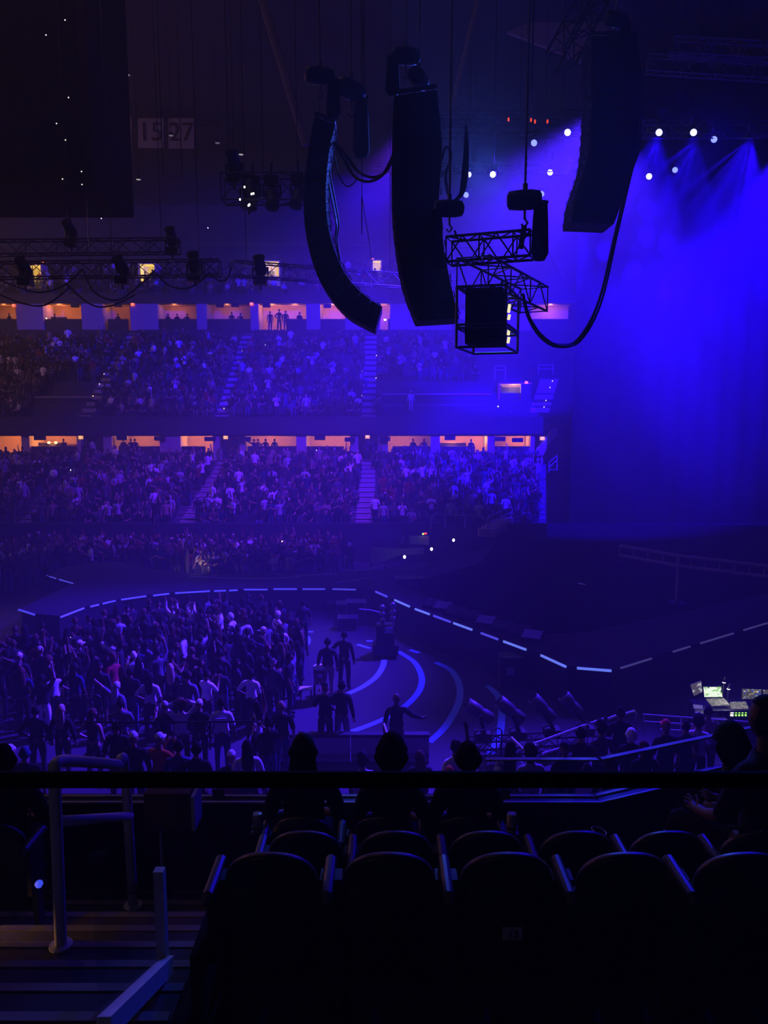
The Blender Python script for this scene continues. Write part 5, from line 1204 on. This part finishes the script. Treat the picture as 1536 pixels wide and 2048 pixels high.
# the rest of the standing floor crowd
def inside(p, poly):
    c = False
    for (x0, y0), (x1, y1) in zip(poly, poly[1:] + poly[:1]):
        if (y0 > p[1]) != (y1 > p[1]) and p[0] < (x1 - x0) * (p[1] - y0) / (y1 - y0) + x0: c = not c
    return c
polyA = [tuple(flo(x, y, 1.7).xy) for x, y in ((-70, 1300), (30, 1268), (110, 1262), (180, 1243), (250, 1222), (330, 1206), (420, 1200), (560, 1212), (596, 1250), (598, 1330), (560, 1352), (440, 1372), (330, 1388), (250, 1392), (-70, 1398))]
xs = [p[0] for p in polyA]; ys = [p[1] for p in polyA]; cand = []
rg = random.Random(11); tries = 0
while tries < 9000:
    tries += 1; p = Vector((rg.uniform(min(xs), max(xs)), rg.uniform(min(ys), max(ys)), 0))
    if p.y < 23.0 or not inside(p, polyA): continue
    if any((p - q).length < .64 for q in cand) or any((p - q).length < .6 for q in TAKEN if abs(q.z) < .1): continue
    cand.append(p)
cand.sort(key=lambda p: p.y)
EXTRA = []
LIMIT = 290
OUTFIT = [('black', 'a black top'), ('charcoal', 'a dark grey top'), ('black', 'a black top'), ('navy', 'a navy top'), ('grey', 'a grey top'), ('charcoal', 'a dark grey top'), ('white', 'a white top'), ('pale', 'a pale top'), ('brown', 'a brown top'), ('red', 'a dark red top')]
PW = {A_[0]: 'person standing arms down', A_[1]: 'person holding hands at the chest', A_[2]: 'person raising both arms', A_[3]: 'person raising the right arm', A_[4]: 'person with hands on head', A_[5]: 'person with hand on hip', A_[9]: 'person clapping'}
HW = {'short_hair': 'short hair', 'long_hair': 'long hair', 'bun_hair': 'a hair bun', 'cap': 'a dark cap', 'curly_hair': 'big curly hair'}
for p in cand:
    if NPEOPLE >= LIMIT: EXTRA.append(p); continue
    wgt = rg.random(); sh, sl = OUTFIT[rg.choices(range(10), [30, 22, 14, 10, 6, 10, 3, 2, 3, 2])[0]]
    po = A_[rg.choices(range(10), [40, 16, 4, 5, 3, 10, 0, 0, 0, 10])[0]]; hr = rg.choices(list(HW), [42, 28, 6, 12, 6])[0]
    z_ = 'nearer' if p.y < 26 else 'farther'
    person(p, rg.gauss(.1, .6), po, '%s, %s, %s, %s floor crowd' % (PW[po], HW[hr], sl[2:], z_),
           shirt=sh, legs=rg.choice(['charcoal', 'black', 'denim', 'black', 'grey']), hair=hr, hairc=rg.choice(['dark', 'dark', 'dark', 'dark', 'brown', 'brown']) if hr != 'cap' else 'black', skin=rg.choice([1, 2, 2, 3, 3]),
           top=rg.choice(['shirt', 'shirt', 'long_shirt']), bottom=rg.choice(['trousers', 'trousers', 'trousers', 'shorts']), scale=HS * rg.uniform(.93, 1.06), group='floor crowd: %s, %s, %s, %s' % (sl, HW[hr], po, z_))
# ---- everyone farther away: one crowd
LOW = []
for la, ra, sd in (('down', 'down', False), ('phone', 'phone', False), ('up', 'down', False), ('clap', 'clap', False), ('lap', 'lap', True), ('lap', 'phone', True)):
    vs, fs, ns, lab, dz = grow(la, ra, sd, True); hv, hf = head_mesh(dz, True); n = len(vs)
    V = np.array([tuple(v) for v in vs] + hv, dtype=np.float32); Fq = []; reg = []
    for f in fs:
        l = lab[f[0]]; z = sum(vs[i].z for i in f) / len(f)
        rgn = 1 if l == 'uarm' or (l == 'torso' and z > .93 + dz) else 2 if l in ('torso', 'thigh', 'shin') else 3 if l == 'foot' else 0
        for t in ([f] if len(f) <= 4 else []): Fq.append(list(t) + [t[-1]] * (4 - len(t))); reg.append(rgn)
    for f in hf:
        c = sum((Vector(hv[i]) for i in f), Vector()) / 4 - Vector((0, .02, 1.63 + dz))
        Fq.append([n + i for i in f]); reg.append(4 if c.z > .05 or c.y < -.02 else 0)
    LOW.append((V, np.array(Fq), np.array(reg), sd))
fig = []                                   # x, y, z, rot, scale, template
def clear(x, spans): return all(not (a - .1 < x < b_ + .1) for a, b_ in spans)
rg = random.Random(5)
for p in EXTRA: fig.append((p.x, p.y, 0, rg.gauss(.1, .6), HS * rg.uniform(.93, 1.06), rg.choice([0, 0, 1, 2, 3])))
polyB = [tuple(flo(x, y, 1.7).xy) for x, y in ((-60, 1085), (120, 1074), (300, 1068), (500, 1062), (690, 1062), (690, 1085), (650, 1108), (560, 1118), (440, 1118), (330, 1110), (240, 1100), (120, 1105), (60, 1122), (-60, 1140))]
xs = [p[0] for p in polyB]; ys = [p[1] for p in polyB]; got = []
for _ in range(14000):
    p = (rg.uniform(min(xs), max(xs)), rg.uniform(min(ys), min(50.2, max(ys))))
    if not inside(p, polyB) or any((p[0] - q[0]) ** 2 + (p[1] - q[1]) ** 2 < .38 for q in got): continue
    got.append(p); fig.append((p[0], p[1], 0, rg.gauss(3.0, .7), HS * rg.uniform(.93, 1.06), rg.choice([0, 0, 1, 2, 3])))
SEATS = []
for i in range(LB_N - 1):
    x = -38.0 + rg.random() * .3
    while x < lower_x(i) - .5:
        if clear(x, AISLES_L):
            SEATS.append((x, lower_y(i), lower_z(i)))
            if i < LB_N - 2 and rg.random() < (.86 if x < 9 else .62): fig.append((x + rg.uniform(-.06, .06), lower_y(i) + LBD * .45, lower_z(i), math.pi + rg.gauss(0, .4), HS * rg.uniform(.92, 1.06), rg.choice([0, 1, 0, 3, 2, 0, 4, 5] if i < LB_N - 3 else [4, 5])))
        x += .64
for i in range(UB_N - 1):
    x = -44.0 + rg.random() * .3
    while x < (8.6 if i < 13 else 11.5):
        bx = (PB1.x - 4.9 < x < PB1.x + 4.9 or PB2.x - 2.5 < x < PB2.x + 2.5) and i < 6
        if clear(x, AISLES_U) and not bx:
            SEATS.append((x, upper_y(i), upper_z(i)))
            if i < UB_N - 3 and rg.random() < (.80 if x < 0 else .55): fig.append((x + rg.uniform(-.06, .06), upper_y(i) + UBD * .45, upper_z(i), math.pi + rg.gauss(0, .4), HS * rg.uniform(.92, 1.06), rg.choice([4, 4, 5, 4, 0, 1])))
        x += .64
for i in range(7):
    x = -46.0
    while x < 8:
        if rg.random() < .35: fig.append((x, TB_Y0 + .9 * i + .4, TB_Z0 + .52 * i, math.pi + rg.gauss(0, .4), HS, rg.choice([4, 4, 5, 0])))
        x += .6
VV, FF, CC = [], [], []; base = 0
SHc = [(.015, .015, .017)] * 11 + [(.04, .04, .045)] * 6 + [(.10, .10, .11)] * 3 + [(.74, .74, .76)] * 2 + [(.40, .40, .42)] * 2 + [(.02, .03, .08), (.20, .03, .03), (.09, .06, .03), (.3, .22, .16)]
HRc = [(.012, .01, .009)] * 8 + [(.06, .035, .02)] * 3 + [(.3, .22, .12), (.6, .6, .62)]
for x, y, z, rz, sc, k in fig:
    V, Fq, reg, sd = LOW[k]; c, s = math.cos(rz) * sc, math.sin(rz) * sc
    W = np.empty_like(V); W[:, 0] = V[:, 0] * c - V[:, 1] * s + x; W[:, 1] = V[:, 0] * s + V[:, 1] * c + y; W[:, 2] = V[:, 2] * sc + z
    VV.append(W); FF.append(Fq + base); base += len(V)
    cols = np.array([rg.choice(SKIN), rg.choice(SHc), rg.choice([(.015, .015, .017), (.03, .03, .035), (.05, .07, .14), (.1, .1, .1)]), (.05, .05, .05), rg.choice(HRc)], dtype=np.float32)
    CC.append(cols[reg])
VV = np.concatenate(VV); FF = np.concatenate(FF); CC = np.concatenate(CC)
me = bpy.data.meshes.new('crowd'); tri = FF[:, 2] == FF[:, 3]; ln = np.where(tri, 3, 4)
loops = FF[np.arange(4)[None, :] < ln[:, None]]
me.vertices.add(len(VV)); me.vertices.foreach_set('co', VV.ravel()); me.loops.add(len(loops)); me.loops.foreach_set('vertex_index', loops.astype(np.int32))
me.polygons.add(len(FF)); me.polygons.foreach_set('loop_start', np.concatenate([[0], np.cumsum(ln)[:-1]]).astype(np.int32))
me.polygons.foreach_set('use_smooth', np.ones(len(FF), dtype=bool))
at_ = me.attributes.new('cloth', 'FLOAT_COLOR', 'FACE'); at_.data.foreach_set('color', np.concatenate([CC, np.ones((len(CC), 1), dtype=np.float32)], axis=1).ravel())
me.update(calc_edges=True); me.validate()
m = bpy.data.materials.new('crowd_clothes'); m.use_nodes = True; nt = m.node_tree; an = nt.nodes.new('ShaderNodeAttribute'); an.attribute_name = 'cloth'
nt.links.new(an.outputs['Color'], nt.nodes['Principled BSDF'].inputs['Base Color']); nt.nodes['Principled BSDF'].inputs['Roughness'].default_value = .85; nt.nodes['Principled BSDF'].inputs['Specular IOR Level'].default_value = .15
me.materials.append(m)
o = bpy.data.objects.new('crowd', me); COL.objects.link(o); tag(o, 'audience filling the far floor and the stands across the hall', 'crowd', kind='stuff')
mb = MB()
for x, y, z in SEATS:
    yb = y + .76; mb.bbox((x - .28, yb, z + .44), (x + .28, yb + .07, z + 1.0)); mb.bbox((x - .28, yb - .42, z + .44), (x + .28, yb, z + .52))
o = mb.build('arena_seats', M['seatdark']); tag(o, 'rows of dark folding seats in the stands across the hall', 'seats', kind='stuff')
print('PEOPLE', NPEOPLE, 'crowd', len(fig), 'verts', len(VV), 'cand', len(cand))
# ------------------------------------------------------------------ our own balcony: treads, aisle, seats, rails
M['bcon'] = mat('balcony_concrete', (0.045, 0.042, 0.045), 0.9, scale=2)
M['seatblack'] = mat('black_seat_shell', (0.010, 0.010, 0.012), 0.42, spec=.5)
M['arm'] = mat('armrest_plastic', (0.07, 0.07, 0.075), 0.4, spec=.5)
M['rail'] = mat('brushed_handrail', (0.60, 0.60, 0.62), 0.5, 0.1)
mb = MB()
for y0, y1, z in ((3.1, 3.95, 7.19), (3.95, 4.75, 6.83), (4.75, 5.55, 6.47), (5.55, 6.3, 6.10)): mb.bbox((-.98, y0, 5.6), (9, y1, z))
M['carpet'] = mat('dark_carpet', (0.010, 0.010, 0.012), 0.95, spec=.1)
structure(mb.build('floor_balcony', M['carpet']))
structure(MB().bbox((-6, -1.5, 8.0), (9, 1.28, 8.4)).build('floor_platform', M['bcon'])); structure(MB().bbox((-.98, 1.28, 5.6), (9, 3.1, 7.3)).build('floor_row_behind', M['carpet']))
mb = MB(); mn = MB()
for k in range(10):
    y = 6.0 - .4 * k; z = 6.0 + .18 * k; mb.bbox((-5.5, y - .4, 5.0), (-.98, y, z)); mn.bbox((-5.5, y - .05, z), (-.98, y + .004, z + .006))
mb.bbox((-5.5, 6.0, 5.0), (-.98, 6.3, 5.85))
structure(mb.build('floor_aisle_steps', M['bcon'])); structure(mn.build('trim_step_nosing', mat('grey_nosing', (.16, .15, .15), .7)))
LZ = 6.67
Lp = [at(-500, 1607, 6.2), at(1200, 1607, 6.2)]; q = flo(1320, 1579, LZ); Lp.append(Lp[1] + (q - Lp[1]) * 5)
for p in Lp: p.z = LZ
for i in range(2):
    a, b_ = Lp[i], Lp[i + 1]; d = (b_ - a).normalized(); nn = Vector((-d.y, d.x, 0)); Rm = Matrix((d, nn, Vector((0, 0, 1)))).transposed(); L = (b_ - a).length
    structure(MB().box((a + b_) / 2 + nn * .07 - Vector((0, 0, .56)), (L, .14, 1.1), Rm).build('wall_balcony_front_%d' % i, M['fascia']))
    o = thing('ledge_cap', ['metal ledge cap along the balcony front, straight part', 'metal ledge cap along the balcony front, part bending away right'][i], 'ledge', a)
    MB().box((a + b_) / 2 + nn * .07, (L, .16, .02), Rm).build('cap_plate', M['black'], o)
    for k, off in enumerate((-.008, .10)): MB().box((a + b_) / 2 + nn * off + Vector((0, 0, .016)), (L, .022, .012), Rm).build('metal_strip', M['rail'], o)
m = bpy.data.materials.new('guard_glass'); m.use_nodes = True; nt = m.node_tree; nt.nodes.clear()
ou = nt.nodes.new('ShaderNodeOutputMaterial'); mx = nt.nodes.new('ShaderNodeMixShader'); tr = nt.nodes.new('ShaderNodeBsdfTransparent'); gl = nt.nodes.new('ShaderNodeBsdfGlossy'); fr = nt.nodes.new('ShaderNodeFresnel')
tr.inputs[0].default_value = (.93, .95, .96, 1); gl.inputs['Roughness'].default_value = .03; fr.inputs[0].default_value = 1.25
mx.inputs[0].default_value = .05; nt.links.new(tr.outputs[0], mx.inputs[1]); nt.links.new(gl.outputs[0], mx.inputs[2]); nt.links.new(mx.outputs[0], ou.inputs[0]); M['glass'] = m
U = Vector((0, 0, 1)); h_ = .37
g0 = at(975, 1607, 6.2); g0.z = LZ
o = thing('glass_balustrade', 'low glass guard with a thin blue lit top rail on the right balcony front', 'glass guard', g0)
gp = [g0 + Vector((0, .06, 0)), Lp[1] + Vector((0, .06, 0)), Lp[2] + Vector((-.03, .06, 0))]
trb = MB()
for i in range(2):
    d = gp[i + 1] - gp[i]; trb.box((gp[i] + gp[i + 1]) / 2 + U * h_, (d.length + .03, .045, .014), Matrix.Rotation(math.atan2(d.y, d.x), 3, 'Z'))
trb.build('top_rail', M['rail'], o)
for i in range(2):
    a, b_ = gp[i], gp[i + 1]; nn = Vector((0, .006, 0))
    MB().add([a, b_, b_ + U * h_, a + U * h_, a + nn, b_ + nn, b_ + nn + U * h_, a + nn + U * h_], [(0, 1, 2, 3), (7, 6, 5, 4), (0, 4, 5, 1), (1, 5, 6, 2), (2, 6, 7, 3), (3, 7, 4, 0)]).build('glass_pane', M['glass'], o)
for px, lb in ((1008, 'pale blank sticker low on the balcony front right of the second drink can'), (437, 'pale blank sticker low on the balcony front beside the brown sign box')):
    p = at(px, 1589, 6.15); tag(MB().box(p, (.10, .006, .09)).build('sticker', mat('grey_sticker', (.2, .2, .22), .7)), lb, 'sticker')
    MB().box((p.x, p.y + .02, p.z - .03), (.02, .03, .05)).build('clip', M['dark'], bpy.data.objects[[x.name for x in COL.objects if x.get('label') == lb][0]])
# seats
def seat(X, Y, z, label, plate=None):
    o = thing('arena_seat', label, 'seat', (X, Y, z))
    def outline(w, zb, zt, n=22):
        pts = [(-w, zb), (-w, zt - .20)]
        for i in range(n + 1):
            a = math.pi * (1 - i / n); pts.append((w * math.copysign(abs(math.cos(a)) ** .9, math.cos(a)), zt - .20 + .20 * math.sin(a)))
        return pts + [(w, zt - .20), (w, zb)]
    rings = []
    for s, dy in ((.93, .0), (1.0, .018), (1.0, .045), (.93, .062)):
        pts = outline(.215 * s, .12 + (1 - s) * .3, .855 - (1 - s) * .22)
        rings.append([Vector((X + x, Y + dy - .14 * (zz - .45) * .9 + .02 + .055 * (x / .215) ** 2, z + zz)) for x, zz in pts])
    n = len(rings[0]); vs = sum(rings, []); fs = [(r_ * n + i, r_ * n + (i + 1) % n, (r_ + 1) * n + (i + 1) % n, (r_ + 1) * n + i) for r_ in range(3) for i in range(n)]
    fs += [tuple(range(n - 1, -1, -1)), tuple(3 * n + i for i in range(n))]
    MB().add(vs, fs).build('backrest', M['seatblack'], o, True)
    Rx = Matrix.Rotation(R(72), 3, 'X'); mbx = MB(); mbx.box((X, Y + .17, z + .40), (.38, .30, .06), Rx); mbx.build('folded_seat', M['seatblack'], o)
    for s in (-1, 1): MB().box((X + s * .235, Y + .15, z + .33), (.035, .09, .66)).build('leg', M['dark'], o)
    for s in ([-1, 1] if plate == 'first' else [1]):
        MB().path([(X + s * .262, Y - .10, z + .672), (X + s * .262, Y - .06, z + .690), (X + s * .262, Y + .22, z + .690), (X + s * .262, Y + .26, z + .665)], [.018, .026, .026, .018], 10).build('armrest', M['arm'], o)
        MB().box((X + s * .262, Y + .08, z + .50), (.03, .20, .34)).build('armrest_bracket', M['black'], o)
    if plate == 'number':
        c = MB().box((X + .02, Y - .003, z + .47), (.09, .006, .06)).build('number_plate', M['board'], o)
        text('13', .05, (X + .02, Y - .012, z + .47), (math.pi / 2, 0, 0), M['bannerink'], o, 'seat_number', .001)
    return o
rowA = [537, 775, 1022, 1262, 1500]; rowB = [610, 795, 975, 1158, 1345, 1530]; rowC = [605, 770, 935, 1100, 1270, 1450, 1610]
nth = ['first', 'second', 'third', 'fourth', 'fifth', 'sixth', 'seventh']
xa = [at(537 + 241 * i, 1706, 3.2).x for i in range(5)]
for i, x in enumerate(xa): seat(x, 3.2, 7.19, 'dark seat in the nearest row, %s from the aisle' % nth[i], 'first' if i == 0 else 'number' if i == 2 else None)
for i in range(6): seat(at(608 + 184.5 * i, 1664, 4.0).x, 4.0, 6.83, 'dark seat in the second row, %s from the aisle' % nth[i], 'first' if i == 0 else None)
for i in (0, 1, 2, 5, 6): seat(at(602 + 165 * i, 1632, 4.8).x, 4.8, 6.47, 'dark seat in the front row, ' + {0: 'first from the aisle', 1: 'second from the aisle', 2: 'third from the aisle', 5: 'under the person with the tall hairdo', 6: 'at the right edge of the view'}[i], 'first' if i == 0 else None)
structure(MB().bbox((xa[0] - .34, 3.1, 7.19), (xa[0] - .30, 3.6, 7.62)).build('trim_seat_end', M['blackcloth']))
# people in the front rows
for px, Y, z, hair, lb, sc, kw in ((605, 5.0, 6.47, 'long_hair', 'person with long dark hair in the front row beside the first drink can', 1.0, {}), (783, 5.0, 6.47, 'curly_hair', 'person with big dark hair in the front row, middle', .96, {}),
        (938, 5.0, 6.47, 'bun_hair', 'person with a hair bun in the front row left of the second drink can', .96, {}), (1468, 5.0, 6.47, 'curly_hair', 'person with a tall dark hairdo in the front row at the right', 1.02, {}), (1545, 4.25, 6.83, 'short_hair', 'large person in the second row cut by the right edge', 1.16, dict(skin=2))):
    p = at(px, 1560, Y); kw.setdefault('skin', 3)
    person((p.x, Y + .06, z), RND.uniform(-.15, .15) if px < 1500 else .5, 'sitting', lb, 'black', 'black', hair, 'dark', top='shirt', scale=sc, **kw)
p = at(30, 1600, 5.1); pl = person((p.x - .1, 5.15, 6.36), .3, 'sitting', 'person in black sitting left of the aisle handrail', 'black', 'black', 'short_hair', 'dark', 3, scale=1.0)
seat(p.x - .1, 4.92, 6.36, 'dark seat left of the aisle handrail', None)
w = at(78, 1768, 4.85); o = thing('light_wristband', 'glowing blue oval wristband light in the dark left of the handrail', 'wristband', w)
MB().lathe([(.005, -.012), (.026, -.008), (.026, .008), (.005, .012)], w, 12, Matrix.Rotation(R(70), 3, 'X') @ Matrix.Scale(1, 3)).build('light_dome', mat('blue_dome', (.2, .2, 1), emit=(.05, .09, 1.0), strength=.8), o, True)
MB().path([w + Vector((.04 * math.cos(t), .03 + .035 * math.sin(t), -.01)) for t in [2 * math.pi * k / 12 for k in range(12)]], .008, 6, True).build('strap', M['black'], o)
# drinks
def can(px, py, Y, label):
    p = at(px, py, Y); o = thing('drink_can', label, 'drink can', p)
    MB().lathe([(.027, 0), (.033, .008), (.033, .108), (.028, .118)], p, 20).build('body', mat('can_body', (.45, .42, .42), .4, .3), o, True)
    MB().lathe([(.028, .116), (.0285, .121), (.026, .121), (.024, .117), (.004, .117)], p, 20).build('lid', M['white'], o)
    MB().box(p + Vector((0, -.006, .120)), (.014, .020, .003)).build('pull_tab', M['alu'], o)
    h = thing('cup_holder', 'cup holder under the ' + label.replace('with a shiny lid ', ''), 'cup holder', p); MB().path([p + Vector((.039 * math.cos(t), .039 * math.sin(t), .03)) for t in [2 * math.pi * k / 16 for k in range(16)]], .006, 6, True).build('ring', M['black'], h)
    MB().box(p + Vector((0, 0, -.006)), (.085, .085, .01)).build('base', M['black'], h); MB().box(p + Vector((0, .06, -.05)), (.03, .05, .12)).build('arm', M['black'], h)
can(516, 1662, 4.62, 'drink can with a shiny lid beside the long haired person'); can(1023, 1662, 4.62, 'drink can with a shiny lid in front of the empty seats')
p = at(1190, 1668, 4.62); o = thing('plastic_cup', 'clear plastic cup tilted behind the empty second row seats', 'cup', p)
Rt = Matrix.Rotation(R(14), 3, 'Y')
MB().lathe([(.030, 0), (.047, .10), (.0455, .10), (.029, .004)], p - Vector((0, 0, .075)), 24, Rt).build('cup_wall', M['glass'], o, True)
MB().path([p - Vector((0, 0, .075)) + Rt @ Vector((.047 * math.cos(t), .047 * math.sin(t), .10)) for t in [2 * math.pi * k / 28 for k in range(28)]], .0028, 6, True).build('rim', M['alu'], o)
# aisle handrail: a loop of tube
b0, b1 = flo(122, 1892, 6.72), flo(266, 1812, 6.18)
t0, t1 = at(108, 1519, b0.y), at(252, 1530, b1.y); m0, m1 = at(112, 1643, b0.y), at(260, 1632, b1.y)
o = thing('aisle_handrail', 'steel loop handrail standing on the aisle steps', 'handrail', b0)
dz = (t1 - t0).normalized(); MB().path(catmull([b0, b0.lerp(t0, .5), b0.lerp(t0, .9), t0.lerp(b0, .02) + dz * .03, t0 + dz * .16], 6) + catmull([t1 - dz * .16, t1.lerp(b1, .02) - dz * .03, t1.lerp(b1, .9), t1.lerp(b1, .5), b1], 6), .036, 12).build('loop_tube', M['rail'], o, True)
MB().tube(m0, m1, .032, 12).build('middle_rail', M['rail'], o, True)
for b in (b0, b1): MB().lathe([(.07, 0), (.07, .012), (.04, .02)], b, 14).build('base_flange', M['rail'], o)
# glass panel with its post beside the steps
pb = at(336, 1930, 3.75); pt = at(318, 1740, 3.75); pn = at(205, 2060, 2.75)
o = thing('stair_guard', 'glass guard panel with a dark post and sloping floor channel beside the seats', 'glass guard', pb)
MB().bbox((pt.x - .026, 3.73, pb.z - .1), (pt.x + .026, 3.78, pt.z)).build('post', M['rail'], o)
dd = (pn - pb); sd = dd.cross(U).normalized() * .012
MB().add([pb + sd, pn + sd, pn + sd + U * .75, pb + sd + U * .75, pb - sd, pn - sd, pn - sd + U * .75, pb - sd + U * .75], [(0, 1, 2, 3), (7, 6, 5, 4), (0, 4, 5, 1), (1, 5, 6, 2), (2, 6, 7, 3), (3, 7, 4, 0)]).build('glass_pane', M['glass'], o)
Rm = Matrix((dd.normalized(), sd.normalized(), dd.normalized().cross(sd.normalized()))).transposed()
MB().box((pb + pn) / 2, (dd.length, .055, .09), Rm).build('floor_channel', M['rail'], o)
# brown sign box on a thin pole
p = at(340, 1613, 5.5); o = thing('sign_box', 'brown sign box on a thin pole beside the aisle', 'sign', p); w_ = at(385, 1613, 5.5).x - p.x
MB().box(p, (w_ * 2, .16, .285)).build('box_body', mat('brown_box', (.16, .075, .045), .8), o); MB().box(p + Vector((w_ + .03, 0, 0)), (.028, .22, .27)).build('white_edge', mat('white_sheet', (.5, .5, .55), .6), o)
MB().tube(p + Vector((-.08, 0, -.13)), (p.x - .08, 5.5, 6.2), .010, 8).build('pole', M['rail'], o); MB().lathe([(.07, 0), (.06, .02), (.012, .03)], (p.x - .08, 5.5, 6.18), 12).build('base', M['dark'], o)
# the black guard rail right in front of us
a, b_ = at(-700, 1559, 1.22), at(2236, 1559, 1.22)
o = thing('guard_rail', 'thick black guard rail crossing the whole view close by', 'railing', (0, 1.22, 8.4))
MB().tube(a, b_, .0138, 12).build('top_rail', M['blackcloth'], o, True)
for p in (a, b_): MB().tube((p.x, p.y, 8.4), p, .015, 8).build('post', M['black'], o)
# amber step light at the left of the aisle
p = Vector((-3.25, 4.60, 6.80)); o = thing('step_lamp', 'amber step lamp low at the left of the aisle steps', 'lamp', p)
MB().box(p, (.03, .12, .06)).build('housing', M['dark'], o); MB().box(p + Vector((.018, 0, 0)), (.008, .09, .035)).build('diffuser', M['amber'], o)
spot('step_lamp_light', p + Vector((.06, 0, 0)), (-2.2, 4.6, 6.50), 26, 62, (1.0, .42, .14), .8, .03)
